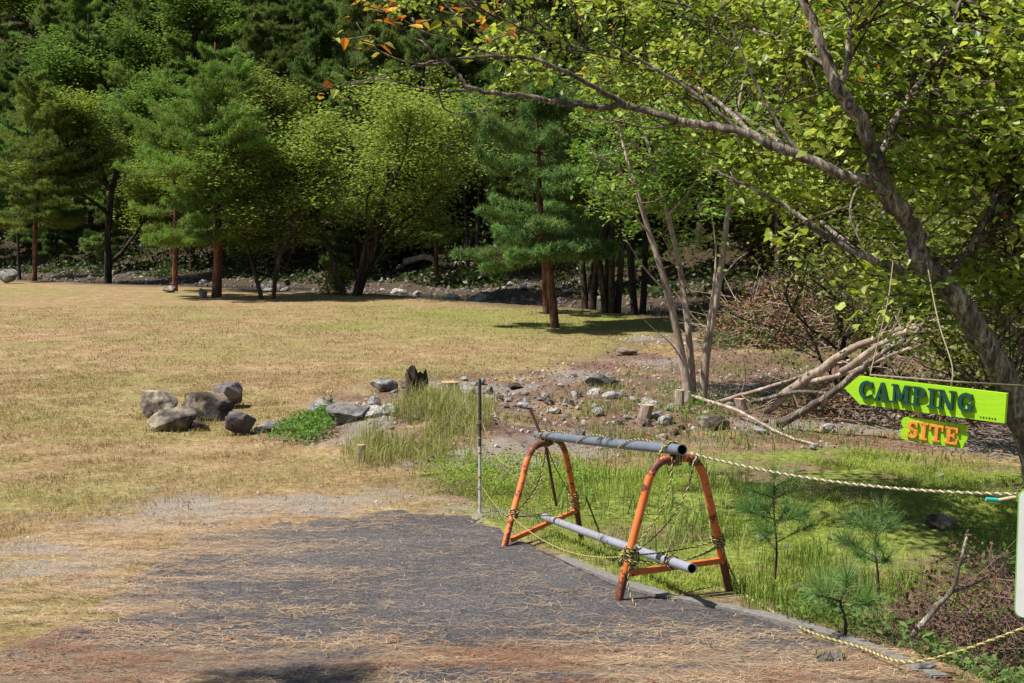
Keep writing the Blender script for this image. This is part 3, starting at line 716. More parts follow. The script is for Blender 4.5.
sprays(cb, tb, C, 46, .05, (.14, .225, .033), (.43, .51, .11), .24, BRP, asp=.8, up=.55, flat=.26, org=tbase * 0, orange=.012)
C = [W(rng.uniform(340, 500), rng.uniform(-5, 60), 6.95 + rng.normal() * .15) for _ in range(14)] + [W(375, 8, 6.9), W(382, 12, 6.9), W(336, 85, 6.9)]
sprays(cb, tb, C, 5, .06, (.3, .32, .05), (.5, .35, .06), .12, None, asp=.6, orange=.4)
for a in tb.V: a -= tbase
for a in cb.V: a -= tbase
place_tree('broadleaf_tree', (tb, cb), tbase, 0, 'leaning grey tree at right with one long limb reaching over the lawn', 'tree', bark=BARK_GREY, leafm=LEAFN)
# dark tree at the right edge
tb = MB(); BR = []; b2 = at_depth(1085, 9.2)
branch([(1085, 560, 9.2), (1060, 420, 9.2), (1040, 300, 9.1), (1018, 245, 9.0), (1010, 215, 9.0), (1014, 180, 9.0), (1024, 145, 9.0), (1034, 80, 9.0), (1030, -20, 9)], .1, .05, 12, tint=(.45, .4, .38))
branch([(1018, 170, 9.0), (1000, 145, 8.9), (984, 125, 8.8), (965, 95, 8.8)], .03, .008, tint=(.45, .4, .38))
branch([(1050, 380, 9.2), (1015, 335, 9.0), (992, 306, 8.9), (975, 270, 8.8)], .06, .02, tint=(1, .95, .9))
cb = MB(); C = [W(rng.uniform(880, 1090), rng.uniform(-30, 330), 9.3 + rng.normal() * .9) for _ in range(110)]
sprays(cb, tb, C, 40, .07, (.08, .15, .02), (.26, .34, .05), .32, np.concatenate(BR), asp=.6)
for a in tb.V: a -= b2
for a in cb.V: a -= b2
place_tree('broadleaf_tree', (tb, cb), b2, 0, 'darker crooked tree at the right edge behind the leaning grey tree', 'tree', bark=BARK_GREY, leafm=LEAFN)
# leafy bushes filling the slope at right
for q, (px, Y_, sc) in enumerate([(860, 17.5, .62), (985, 15.0, .6), (1050, 12.5, .5), (925, 26, .9)]):
    tbb, cbb = limb_tree(40 + q, 6, 3.0, 9000, .12, (.06, .1, .018), (.2, .22, .04), 3, .09, .05, .5)
    place_tree('bush', (tbb, cbb), at_depth(px, Y_), q, ['leafy bush on the slope above the fallen pale logs', 'leafy bush on the slope right behind the arrow sign', 'leafy bush at the right edge behind the rope', 'large leafy bush on the far slope at right'][q], 'bush', scale=sc, bark=BARK_DARK, leafm=LEAF)

# ------------------------------------------------------------------ rocks
def rock_mesh(seed, sx, sy, sz, lvl=4, rough=.35, cuts=17):
    import bmesh
    bm = bmesh.new(); bmesh.ops.create_icosphere(bm, subdivisions=lvl, radius=1)
    V = np.array([v.co[:] for v in bm.verts]); Fs = np.array([[v.index for v in f.verts] for f in bm.faces]); bm.free()
    g = np.random.default_rng(seed)
    for k in range(cuts):        # flat facets
        nrm = unit(g.normal(size=3)); d = .5 + .3 * g.random(); s = V @ nrm; m_ = s > d
        V[m_] -= np.outer((s[m_] - d) * .98, nrm)
    nz = .5 * fbm(V[:, 0] * 2.2 + seed, V[:, 1] * 2.2 + V[:, 2] * 1.7, seed, 4) + .5 * fbm(V[:, 2] * 2.5 - seed, V[:, 0] * 2 - V[:, 1] * 2, seed + 5, 4)
    V *= (1 + rough * (nz - .5) + (rough * .35 * (fbm(V[:, 0] * 7 + V[:, 2] * 5, V[:, 1] * 7 - V[:, 2] * 4, seed + 9, 3) - .5) if lvl > 3 else 0))[:, None]
    return V * [sx, sy, sz], Fs
def rock(name, px, py, w, hgt, dp, mat, label, cat='boulder', group=None, seed=0, rz=0, sink=.42, yoff=0, lvl=5, rough=.32):
    w *= 1.12; hgt *= 1.12; p = G(px, py); sc = p[1] / F; sx_, sz_ = w * sc / 2, hgt * sc / 2 / (1 - sink * .5)
    V, Fs = rock_mesh(seed, sx_, dp * sx_, sz_, lvl, rough)
    V[:, 2] += sz_ * (1 - sink)
    o = MB().add(V, Fs).build(name, mat, smooth=False); 
    for f in o.data.polygons: f.use_smooth = True
    o.location = (p[0], p[1] + dp * sx_ + yoff, p[2]); o.rotation_euler = (0, 0, rz)
    tag(o, label, cat, group); return o
rock('boulder', 150, 421, 42, 31, .8, ROCK_TAN, 'pale tan boulder at the left end of the rock group on the lawn', seed=1, yoff=.08)
rock('boulder', 173, 434, 56, 25, .6, ROCK_TAN, 'long low tan and purple boulder at the front left of the rock group', seed=2)
rock('boulder', 203, 424, 50, 32, .8, ROCK_DARK, 'dark mossy craggy boulder in the centre of the rock group', seed=3, yoff=.1, rough=.45)
rock('boulder', 216, 414, 38, 30, .9, ROCK_PURPLE, 'smooth purple brown boulder topmost at the back of the rock group', seed=4, yoff=.3, sink=.25)
rock('boulder', 236, 438, 42, 24, .8, ROCK_PURPLE, 'wedge shaped purple grey boulder at the front right of the rock group', seed=5)
rock('boulder', 268, 435, 32, 14, .7, ROCK_GREY, 'low grey boulder right of the wedge shaped boulder', seed=6, sink=.4)
rock('boulder', 182, 410, 24, 14, .8, ROCK_DARK, 'small dark boulder at the back left of the rock group', seed=16, yoff=.4, sink=.3)
rock('boulder', 316, 422, 36, 22, .7, ROCK_GREY, 'flat grey boulder behind the leafy green plant on the soil heap', seed=7, sink=.4)
rock('boulder', 348, 426, 52, 22, .6, ROCK_GREY, 'long slanting grey boulder on the soil heap', seed=8, sink=.45)
rock('boulder', 383, 394, 26, 14, .7, ROCK_GREY, 'mossy grey boulder on top of the soil heap', seed=9, sink=.35)
rock('boulder', 194, 434, 22, 12, .8, ROCK_DARK, 'small dark stone wedged between the front boulders of the rock group', seed=31, sink=.3, yoff=.1)
rock('boulder', 186, 420, 26, 17, .8, ROCK_PURPLE, 'purple grey stone filling the gap behind the long low boulder', seed=32, sink=.3, yoff=.2)
rock('boulder', 4, 284, 22, 14, .8, ROCK_GREY, 'pale boulder at the far left edge of the lawn', seed=10, sink=.2)
rock('boulder', 168, 293, 17, 8, .8, ROCK_TAN, 'pale tan stone at the foot of the thin leaning pine', seed=11, sink=.3)
rock('boulder', 202, 298, 10, 9, .8, ROCK_GREY, 'upright grey stone beside the thick red pine trunk', seed=12, sink=.2)
rock('boulder', 602, 388, 34, 14, .7, ROCK_GREY, 'pale flat boulder on the rubble left of the three-stemmed tree', seed=13, sink=.4)
rock('boulder', 628, 356, 26, 8, .6, ROCK_DARK, 'low pile-like dark grey stone on the lawn edge below the middle pine', seed=14, sink=.3)
rock('boulder', 718, 432, 34, 16, .7, ROCK_DARK, 'dark jagged stone under the thin fallen pole', seed=15, sink=.3)
rock('boulder', 948, 533, 34, 18, .7, ROCK_TAN, 'pale grey boulder in the grass under the arrow sign', seed=18, sink=.4)
rock('boulder', 832, 665, 40, 8, .6, ROCK_GREY, 'flat slab of broken kerb under the drooping rope', seed=19, sink=.5)
rock('boulder', 925, 676, 30, 11, .6, ROCK_GREY, 'grey kerb fragment at the drive edge nearest the lower right corner', seed=20, sink=.3)
# small stones, copies of six shapes
ROCK_MID = rock_mat('dull_grey_rock', (.06, .055, .055), (.16, .15, .145), (.33, .31, .28), 4)
for o_ in [o_ for o_ in COL.objects if o_.name.startswith('boulder')]:
    if o_.data.materials[0] == ROCK_GREY: o_.data.materials[0] = ROCK_MID
protos = []
for q in range(6):
    V, Fs = rock_mesh(50 + q, 1, .75 + .2 * (q % 2), .55 + .1 * (q % 3), 3, .3, 12)
    me = MB().add(V, Fs).build('stone', [ROCK_GREY, ROCK_GREY, ROCK_TAN, ROCK_GREY, ROCK_DARK, ROCK_GREY][q]); protos.append(me)
used = set()
def stone(p, r, label, group, sink=.3):
    q = int(rng.integers(6))
    o = protos[q] if q not in used else protos[q].copy()
    if q in used: COL.objects.link(o)
    used.add(q)
    o.location = (p[0], p[1], p[2] + r * .5 * (1 - sink)); o.scale = (r * (.8 + .5 * rng.random()),) * 2 + (r * (.7 + .5 * rng.random()),)
    o.rotation_euler = (rng.normal() * .25, rng.normal() * .25, rng.random() * 6.28); tag(o, label, 'stone', group)
k = 0
while k < 160:
    px = rng.uniform(330, 830) if rng.random() < .5 else rng.uniform(460, 690); py = rng.uniform(372, 470)
    c_ = 405 + .02 * (px - 500); 
    if rng.random() > math.exp(-((py - c_) / 20) ** 2) * (1.0 if px < 680 else .55): continue
    p = G(px, py); stone(p, .028 + .12 * rng.random() ** 2.4, 'small weathered stone lying on the strip of rubble behind the barrier', 'small stones on the rubble strip'); k += 1
for q in range(125):
    x_ = rng.uniform(-22, 8); y_ = float(edge_y(x_)) + rng.uniform(1.5, 15)
    stone((x_, y_, float(h0(x_, y_))), .07 + .25 * rng.random() ** 3, 'grey stone lying in the bed of the stream', 'stones in the stream bed')
for q in range(14):
    p = G(rng.uniform(760, 960), rng.uniform(430, 560)); stone(p, .02 + .05 * rng.random() ** 2, 'small stone in the green grass under the long rope', 'small stones in the grass right of the barrier')
# gravel
n = 20000
gx = rng.uniform(-8, 7, n); gy = rng.uniform(8.5, 26, n)
w = mask(SOIL, gx, gy, .6, .6) * sstep(.4, .6, fbm(gx * .9, gy * .9, 81)) + .7 * mask(GRAVEL, gx, gy, .4, .8) 
ok = rng.random(n) < w; gx, gy = gx[ok], gy[ok]
V0, F0 = rock_mesh(99, 1, .9, .6, 1, .3, 5); mb = MB()
for a, b_1 in zip(gx, gy):
    r = .008 + (.016 if b_1 < 11 else .04) * rng.random() ** 4; t = rng.random() * 6.28; cs, sn = math.cos(t), math.sin(t)
    Vr = V0 @ np.array([[cs, sn, 0], [-sn, cs, 0], [0, 0, 1]]) * r + [a, b_1, float(h0(a, b_1)) + r * .2]
    mb.add(Vr, F0, cvar((1, .95, .9), 1, .5)[0])
n = 5200; x_ = rng.uniform(-30, 10, n); y_ = edge_y(x_) + rng.uniform(.8, 14, n); mb2 = MB()
for a, b_1 in zip(x_, y_):
    r = .03 + .1 * rng.random() ** 2.5; t = rng.random() * 6.28; cs, sn = math.cos(t), math.sin(t)
    mb2.add(V0 @ np.array([[cs, sn, 0], [-sn, cs, 0], [0, 0, 1]]) * r + [a, b_1, float(h0(a, b_1)) + r * .2], F0, cvar((.4, .37, .34), 1, .5)[0])  # cobble tint lowered to stand for shade over the stream bed
GRAVM = solid('gravel_stone', (.36, .335, .31), .9, .3, 30, usecol=True)
tag(mb.build('gravel', GRAVM), 'loose gravel and stone chips on bare soil', 'gravel', kind='stuff')
tag(mb2.build('cobbles', GRAVM), 'rough cobbles and pebbles of the stream bed', 'cobbles', kind='stuff')

# ------------------------------------------------------------------ stumps and dead wood
def stump(px, py, wpx, hpx, mat, label, seed=0, lean=(0, 0), jag=0, cut=True):
    p = G(px, py); sc = p[1] / F; r = wpx * sc / 2; H = hpx * sc
    e = empty('tree_stump', p); tag(e, label, 'tree stump')
    n = 18; a = np.arange(n) * 2 * np.pi / n; g = np.random.default_rng(seed); rad = r * (1 + .12 * np.sin(a * 3 + seed) + .08 * g.random(n))
    V = []; hs = [-.15, 0, .25, .6, 1]
    for t in hs:
        f = 1 + .25 * max(0, .3 - t); top = t == 1
        zz = (t * H) + (jag * H * (g.random(n) - .6) if top else 0)
        V.append(np.c_[np.cos(a) * rad * f + lean[0] * H * t, np.sin(a) * rad * f + lean[1] * H * t, np.broadcast_to(zz, n)])
    V = np.concatenate(V); K = len(hs); i, j = np.meshgrid(np.arange(K - 1), np.arange(n), indexing='ij'); i = i.ravel(); j = j.ravel(); j2 = (j + 1) % n
    mb = MB().add(V, np.stack([i * n + j, i * n + j2, (i + 1) * n + j2, (i + 1) * n + j], 1)); 
    if jag:
        c_ = len(V); mb.add(np.concatenate([V[-n:], [[lean[0] * H, lean[1] * H, H * .45]]]), np.stack([np.arange(n), (np.arange(n) + 1) % n, np.full(n, n)], 1), (.5, .5, .5))
    mb.build('bark', mat, e, smooth=False)
    if cut and not jag:
        T = V[-n:] * [.985, .985, 1] + [0, 0, .004]; T = np.concatenate([T, [[lean[0] * H, lean[1] * H, H + .004]]]); 
        MB().add(T, np.stack([np.arange(n), (np.arange(n) + 1) % n, np.full(n, n)], 1)).build('cut_face', WOOD_CUT, e)
stump(416, 398, 22, 25, BARK_DARK, 'dark rotten splintered stump on top of the soil heap', 1, jag=.7)
stump(453, 396, 17, 14, BARK_PALE, 'short pale sawn stump right of the rotten stump', 2, lean=(-.3, 0))
stump(361, 462, 9, 17, BARK_PALE, 'small sawn stump with a pale top on the lawn edge', 3)
stump(643, 421, 12, 16, BARK_PALE, 'leaning pale stump left of the three-stemmed tree', 4, lean=(.3, 0))
stump(680, 412, 9, 22, BARK_PALE, 'tall thin sawn stump touching the three-stemmed tree', 5)
stump(745, 414, 10, 15, BARK_PALE, 'small stump at the foot of the thick fallen log', 6, lean=(-.4, 0))
def log(name, pts, r0, r1, mat, label, cat='log', twigs=0, group=None, n=9):
    P = [np.array(p, float) if len(p) == 3 and isinstance(p, np.ndarray) else W(*p) for p in pts]
    org = P[0].copy(); P = spline(P, 6) - org; P[1:-1] += rng.normal(size=(len(P) - 2, 3)) * r0 * .12
    mb = MB(); V, Fs = tube(P, np.linspace(r0, r1, len(P)), n, bump=.15, seed=int(r0 * 1e4)); mb.add(V, Fs)
    for q in range(twigs):
        s0 = P[int(len(P) * rng.uniform(.4, .98))]; d = unit(unit(P[-1] - P[0]) + rng.normal(size=3) * .55); L = rng.uniform(.3, .9)
        V, Fs = tube(spline([s0, s0 + d * L * .5 + rng.normal(size=3) * .04, s0 + d * L], 3), np.linspace(r1 * .6, .003, 7), 5); mb.add(V, Fs, (.9, .9, .9))
    o = mb.build(name, mat, smooth=True); o.location = org; tag(o, label, cat, group); return o
ga = G(764, 415); gb = G(778, 428)
log('log', [ga + [0, 0, .05], (812, 375, ga[1] - .4), (860, 345, ga[1] - .9), (925, 322, ga[1] - 1.6)], .075, .03, BARK_PALE, 'thick pale fallen log propped up towards the arrow sign', twigs=8)
log('log', [gb + [0, 0, .05], (822, 400, gb[1] - .4), (870, 362, gb[1] - .8), (905, 340, gb[1] - 1.1)], .055, .025, BARK_GREY, 'grey brown fallen log lying under the thick pale log', twigs=5)
log('log', [(698, 409, D0 - .2), (735, 397, D0 - .4), (772, 386, D0 - .7), (850, 360, D0 - 1.2)], .035, .018, BARK_PALE, 'slim pale log running from the three-stemmed tree to the thick log', twigs=3)
log('fallen_pole', [G(690, 404) + [0, 0, .12], G(740, 420) + [0, 0, .1], G(780, 437) + [0, 0, .04], G(822, 448) + [0, 0, .02]], .026, .012, BARK_PALE, 'long thin fallen pole sloping down from the three-stemmed tree', 'pole', twigs=4)
log('log', [(842, 372, 14.5), (880, 345, 14.0), (915, 327, 13.6), (950, 318, 13.2)], .05, .02, BARK_PALE, 'pale branching log resting above the thick fallen log', twigs=10)
log('log', [(800, 384, 15.2), (850, 372, 14.4), (900, 352, 13.8), (948, 338, 13.3)], .035, .014, BARK_PALE, 'thin pale log crossing behind the point of the arrow sign', twigs=9)
log('log', [(905, 345, 13.5), (925, 322, 13.2), (942, 300, 12.8), (950, 276, 12.6)], .03, .012, BARK_PALE, 'thin bleached branch rising steeply behind the arrow sign', twigs=8)
log('log', [(752, 402, 15.4), (800, 392, 15.0), (850, 394, 14.6), (905, 384, 14.2)], .03, .015, BARK_GREY, 'thin grey pole lying low behind the arrow sign', twigs=6)
log('log', [(880, 334, 14.8), (930, 330, 14.5), (985, 318, 14.2)], .04, .02, BARK_PALE, 'short pale log end poking out above the arrow sign', twigs=7)
log('driftwood', [G(404, 273) + [0, 0, .45], G(425, 271) + [0, 0, .6], G(445, 272) + [0, 0, .35], G(474, 275) + [0, 0, .4]], .15, .1, BARK_PALE, 'pale driftwood log lying across the stream bed', 'driftwood', twigs=6)
log('driftwood', [G(452, 280) + [0, 0, .1], G(462, 276) + [0, 0, .4], G(470, 271) + [0, 0, .7]], .12, .05, BARK_PALE, 'short driftwood root standing up at the end of the driftwood log', 'driftwood', twigs=7)
log('fallen_branch', [(912, 637, 5.1), (938, 605, 5.1), (952, 590, 5.15), (962, 555, 5.2), (968, 530, 5.3)], .014, .005, BARK_GREY, 'bare forked grey branch standing out of the brown brush at lower right', 'branch', twigs=0)
o = log('x', [(951, 592, 5.15), (970, 586, 5.2), (990, 576, 5.3)], .008, .004, BARK_GREY, '', n=7)
# join the side fork into the branch
fb = bpy.data.objects['fallen_branch']
o.name = 'fork'; del o['category']; 
if 'label' in o: del o['label']
o.parent = fb; o.location = Vector(o.location) - Vector(fb.location)
log('fallen_branch', [(745, 340, 24), (770, 345, 24), (792, 352, 23.5)], .04, .02, BARK_PALE, 'pale fallen branch lying in front of the rusty brush heap', 'branch', twigs=2)
# heap of brushwood with rusty leaves
def brush(name, cx, cy, rx, ry, hh, ntw, nlf, lcol, tcol, label, lsize=.07, tw=.006, tl=.8, kind=None):
    tb_ = MB(); org = np.array([cx, cy, float(h0(cx, cy))]); th = rng.random(ntw) * 6.28; q = np.sqrt(rng.random(ntw))
    for k in range(ntw):
        p = np.array([math.cos(th[k]) * q[k] * rx, math.sin(th[k]) * q[k] * ry, 0]); p[2] = float(h0(cx + p[0], cy + p[1])) - org[2] + hh * (1 - q[k] ** 2) * rng.random()
        d = unit(rng.normal(size=3) * [1, 1, .45] + [0, 0, .25]); L = tl * rng.uniform(.4, 1.2)
        V, Fs = tube(np.array([p, p + d * L * .5 + rng.normal(size=3) * .05 * L, p + d * L]), [tw, tw * .7, tw * .3], 4, cap=False); tb_.add(V, Fs, cvar(tcol, 1, .4)[0])
    n = nlf; th = rng.random(n) * 6.28; q = np.sqrt(rng.random(n)); P = np.c_[np.cos(th) * q * rx, np.sin(th) * q * ry, np.zeros(n)]
    P[:, 2] = h0(cx + P[:, 0], cy + P[:, 1]) - org[2] + hh * (1 - q ** 2) * (.3 + .9 * rng.random(n)) * (.6 + .8 * fbm(P[:, 0] * 2, P[:, 1] * 2, 83))
    lb = MB(); leaves(lb, P, lsize * (.6 + .8 * rng.random(n)), cvar(lcol, n, .5, .15), .35, .5)
    e = empty(name, org); tag(e, label, 'brushwood', kind=kind)
    tb_.build('twigs', DRYM, e); lb.build('dead_leaves', DRYM, e)
brush('brush_pile', *at_depth(790, 24.5)[:2], 1.9, 1.2, 1.1, 520, 5000, (.2, .1, .055), (.34, .26, .19), 'heap of cut brushwood with rusty dead leaves at the forest edge', .09, .012, 1.2)
brush('brush_pile', *at_depth(905, 15.5)[:2], 1.6, 1.0, .5, 150, 2500, (.16, .09, .05), (.22, .16, .11), 'tangle of grey brown branches above the arrow sign', .07, .012, 1.1)
brush('brush_pile', *at_depth(990, 5.8)[:2], .55, .55, .55, 1100, 2800, (.13, .07, .05), (.17, .105, .085), 'brown brush heap of dry twigs at the right beside the white board', .028, .0028, .26)

# ------------------------------------------------------------------ grass and weeds
def region_pts(n, x0, x1, y0, y1, fn):
    x = rng.uniform(x0, x1, n); y = rng.uniform(y0, y1, n); k = rng.random(n) < fn(x, y); x, y = x[k], y[k]
    return np.c_[x, y, h0(x, y)]
def sd_dr(x, y): return m_drive(x, y)
# short dry lawn grass, denser close by
def lawn_w(x, y):
    return (1 - .85 * mask(SOIL, x, y, .5, .7)) * (1 - mask(GREEN, x, y, .3, .4)) * (sd_dr(x, y) < -.02) * (abs(x) < .47 * y + .5) * (y < edge_y(x)) * (.2 + .8 * sstep(.36, .55, fbm(x * 1.7, y * 1.7, 85))) * (1 - .75 * mask(GRAVEL, x, y, .3, .6))
mb = MB()
for (n, y0, y1, hg, wd) in [(170000, 4.5, 13, .032, .0045), (130000, 13, 20, .036, .008), (70000, 20, 34, .04, .014)]:
    P = region_pts(n, -.47 * y1, .3 * y1, y0, y1, lawn_w); k = len(P)
    g = np.clip(fbm(P[:, 0] * .8, P[:, 1] * .8, 87) * 1.8 - .6 + rng.normal(size=k) * .2, 0, 1)
    g = np.maximum(g, np.exp(-((P[:, 1] - 30 - .2 * P[:, 0]) / 5) ** 2) * sstep(-8, 1, P[:, 0]) * .8)
    cols = cmix((.375, .272, .145), (.215, .2, .08), g) * (.65 + .7 * rng.random((k, 1)))
    bw = sstep(.5, .66, fbm(P[:, 0] * 1.1 + 5, P[:, 1] * 1.1, 115, 5))[:, None] * .7; cols = cols * (1 - bw) + np.array([.3, .2, .11]) * bw * (.6 + .7 * rng.random((k, 1)))
    tri_blades(mb, P, hg * (.5 + rng.random(k)), wd * (.6 + .8 * rng.random(k)), rng.uniform(.2, 1.1, k), cols)
P = region_pts(90000, -11, 8, 8.5, 26, lambda x, y: lawn_w(x, y) * sstep(.6, .7, fbm(x * 3.2, y * 3.2, 121, 3))); k = len(P)
bent_blades(mb, P, .03 + .05 * rng.random(k), .006 + .004 * rng.random(k), rng.uniform(.2, 1, k), cmix((.38, .3, .14), (.2, .21, .07), rng.random(k)))
for o_ in [o_ for o_ in COL.objects if o_.name.startswith('boulder')]:
    if o_.location.y > 24 or o_.location.x > 1.6: continue
    bw_ = max(abs(v.co.x) for v in o_.data.vertices); n_ = int(420 * bw_); th = rng.random(n_) * 6.28; rr_ = bw_ * (.8 + .35 * rng.random(n_))
    x_ = o_.location.x + np.cos(th) * rr_; y_ = o_.location.y + np.sin(th) * rr_ * .85
    bent_blades(mb, np.c_[x_, y_, h0(x_, y_)], .03 + .07 * rng.random(n_), np.full(n_, .007), rng.uniform(.2, 1, n_), cmix((.38, .29, .14), (.17, .2, .06), rng.random(n_)))
tag(mb.build('lawn_grass', GRASSM), 'short sun dried grass of the lawn', 'grass', kind='stuff')
# bright grass right of the barrier
def green_w(x, y): return mask(GREEN, x, y, .25, .5) * (sd_dr(x, y) < -.05) * (.06 + .94 * sstep(.43, .56, fbm(x * 1.5, y * 1.5, 35)))
P = region_pts(200000, -1, 6, 3.5, 13, green_w); k = len(P)
g = rng.random(k); cols = cmix((.12, .2, .03), (.42, .5, .08), np.clip(g * .6 + 1.2 * (fbm(P[:, 0] * 1.2, P[:, 1] * 1.2, 89) - .3), 0, 1))
mb = MB(); bent_blades(mb, P, (.02 + .07 * rng.random(k) ** 3), .0035 + .003 * rng.random(k), rng.uniform(.3, 1.1, k), cols)
tag(mb.build('verge_grass', GRASSM), 'bright green grass on the verge right of the barrier', 'grass', kind='stuff')
# tall weeds
def weeds(name, polypx, n, hgt, wid, c1, c2, label, seed, lean=.6, thr=.42, fr=2.0):
    poly = GP(polypx); A = np.array(poly)
    P = region_pts(n, A[:, 0].min() - .2, A[:, 0].max() + .2, A[:, 1].min() - .2, A[:, 1].max() + .2, lambda x, y: mask(poly, x, y, .3, .45, 3) * (sd_dr(x, y) < -.0) * sstep(thr, thr + .1, fbm(x * fr, y * fr, seed)))
    k = len(P); cl = .5 + fbm(P[:, 0] * 2.5, P[:, 1] * 2.5, seed + 3)
    mb = MB(); bent_blades(mb, P, hgt * (.35 + .75 * rng.random(k)) * cl, wid * (.6 + .8 * rng.random(k)), rng.uniform(.1, lean, k), cmix(c1, c2, rng.random(k)))
    tag(mb.build(name, GRASSM), label, 'weeds', kind='stuff')
weeds('tall_grass', [(365, 470), (370, 430), (410, 405), (470, 402), (478, 430), (468, 462), (430, 478)], 15000, .3, .006, (.15, .19, .05), (.44, .42, .17), 'seeding olive grass on the soil heap left of the marker pole', 101, .8, .32)
weeds('tall_grass', [(530, 520), (545, 480), (600, 470), (700, 470), (730, 490), (720, 560), (640, 565), (580, 545)], 4200, .42, .008, (.09, .17, .03), (.34, .44, .12), 'long green grass growing between the two orange frames', 103, 1.3, .46)
weeds('tall_grass', [(725, 600), (760, 560), (860, 560), (950, 600), (960, 660), (900, 650), (800, 625)], 9000, .2, .006, (.07, .15, .02), (.26, .34, .06), 'green grass tufts hanging over the drive edge at right', 105, .9, .45)
weeds('tall_grass', [(560, 560), (700, 600), (735, 612), (740, 596), (640, 565)], 1600, .12, .005, (.2, .22, .06), (.4, .38, .16), 'thin grass along the kerb under the pipes', 106, .9, .5)
weeds('tall_grass', [(480, 430), (600, 380), (800, 350), (850, 400), (800, 450), (600, 460)], 26000, .15, .008, (.1, .16, .03), (.34, .36, .12), 'scattered grass tufts on the rubble strip', 107, .8, .47, 1.6)
weeds('tall_grass', [(700, 345), (760, 335), (960, 350), (1024, 400), (950, 470), (800, 440), (860, 400)], 20000, .12, .008, (.08, .12, .03), (.24, .26, .07), 'patchy grass around the fallen logs', 108, .8, .47, 1.0)
def herb(name, polypx, n, hgt, ls, c1, c2, label, seed=1, thr=.4):
    poly = GP(polypx); A = np.array(poly)
    P = region_pts(n, A[:, 0].min() - .2, A[:, 0].max() + .2, A[:, 1].min() - .2, A[:, 1].max() + .2, lambda x, y: mask(poly, x, y, .12, .25, 3) * (sd_dr(x, y) < .03) * sstep(thr, thr + .1, fbm(x * 2.5, y * 2.5, seed)))
    k = len(P); t = rng.random(k) ** .6; P[:, 2] += t * hgt * (.4 + 1.1 * fbm(P[:, 0] * 4, P[:, 1] * 4, seed + 2)); mb = MB()
    leaves(mb, P, ls * (.5 + rng.random(k)), cmix(c1, c2, rng.random(k) * .7 + .3 * t), .5, .5)
    tag(mb.build(name, GRASSM), label, 'weeds', kind='stuff')
herb('weed_patch', [(425, 494), (430, 475), (480, 466), (545, 470), (600, 480), (560, 505), (500, 505)], 26000, .2, .02, (.1, .18, .02), (.3, .42, .06), 'feathery bright green weeds beside the marker pole', 3, .3)
herb('weed_patch', [(272, 440), (290, 425), (330, 418), (336, 436), (310, 444)], 6500, .16, .04, (.05, .13, .02), (.16, .3, .05), 'leafy green plant growing among the boulders', 5, .25)
herb('ground_cover', [(800, 618), (880, 600), (960, 625), (1060, 610), (1100, 760), (960, 760), (935, 675), (860, 645)], 15000, .15, .035, (.05, .11, .025), (.17, .25, .07), 'small leaved green ground cover in the lower right corner', 7, .3)
herb('weed_patch', [(700, 350), (720, 330), (790, 335), (770, 350)], 5000, .3, .07, (.04, .1, .02), (.12, .2, .04), 'leafy weeds in shade behind the three-stemmed tree', 9, .35)
herb('weed_patch', [(630, 425), (690, 395), (720, 410), (690, 430)], 3000, .2, .04, (.06, .15, .02), (.2, .34, .05), 'green weeds around the foot of the three-stemmed tree', 11, .45)
herb('weed_patch', [(940, 520), (1040, 510), (1040, 600), (960, 590)], 2500, .3, .04, (.06, .16, .03), (.2, .36, .07), 'leafy bramble shoots beside the white board', 13, .5)
# pine saplings
def sapling(px, py, Y, topy, seed, label, n=16, spread=.17, green=1.0):
    b = at_depth(px, Y) if py is None else G(px, py); top = W(px + rng.normal() * 2, topy, b[1]); H = top[2] - b[2]
    tb_ = MB(); cb_ = MB(); path = spline([[0, 0, -.05], [rng.normal() * .02, 0, H * .4], [rng.normal() * .03, 0, H * .75], [0, 0, H]], 4)
    V, Fs = tube(path, np.linspace(.009, .003, len(path)), 6); tb_.add(V, Fs)
    def tuft(p, d, L=.13, K=95):
        Pn = p + np.outer(rng.random(K) * .06, d); D = d * .5 + rvec(K) * .75; D /= np.linalg.norm(D, axis=1)[:, None]
        D[:, 2] += .25; Lh = L * (.7 + .5 * rng.random(K)); sd = np.cross(D, rvec(K)); sd /= np.linalg.norm(sd, axis=1)[:, None]
        V = np.stack([Pn - sd * .0017, Pn + sd * .0017, Pn + D * Lh[:, None]], 1).reshape(-1, 3)
        cb_.add(V, np.arange(3 * K).reshape(-1, 3), np.repeat(cvar((.16 * green, .28 * green, .085), K, .35), 3, 0))
    tuft(path[-1], np.array([0, 0, 1.]))
    for k in range(n):
        t = rng.uniform(.35, .97); az = rng.random() * 6.28; L = spread * (1.35 - t) * 1.5 * rng.uniform(.6, 1.1)
        s0 = np.array([np.interp(t * H, path[:, 2], path[:, q]) for q in range(3)]); d = unit([math.cos(az), math.sin(az), .35])
        V, Fs = tube(np.array([s0, s0 + d * L * .5, s0 + d * L + [0, 0, .02]]), [.004, .003, .002], 4); tb_.add(V, Fs)
        tuft(s0 + d * L, d); tuft(s0 + d * L * .55, d, .115, 55)
    place_tree('pine_sapling', (tb_, cb_), b, 0, label, 'sapling', bark=BARK_DARK, leafm=GRASSM)
sapling(772, 600, 0, 482, 1, 'young pine sapling with long soft needles right of the near orange frame', 14, .17)
sapling(880, 606, 0, 520, 2, 'thin young pine sapling with a bent stem in front of the brown brush', 9, .16, .9)
0 and sapling(762, 560, 0, 498, 3, 'tiny pine sapling half hidden behind the taller sapling', 7, .12)
sapling(845, 640, 0, 590, 4, 'low tufty pine seedling at the drive edge by the drooping rope', 6, .12)
sapling(482, 298, 0, 262, 5, 'young bright green pine at the back edge of the lawn by the driftwood', 30, .6, 1.6)

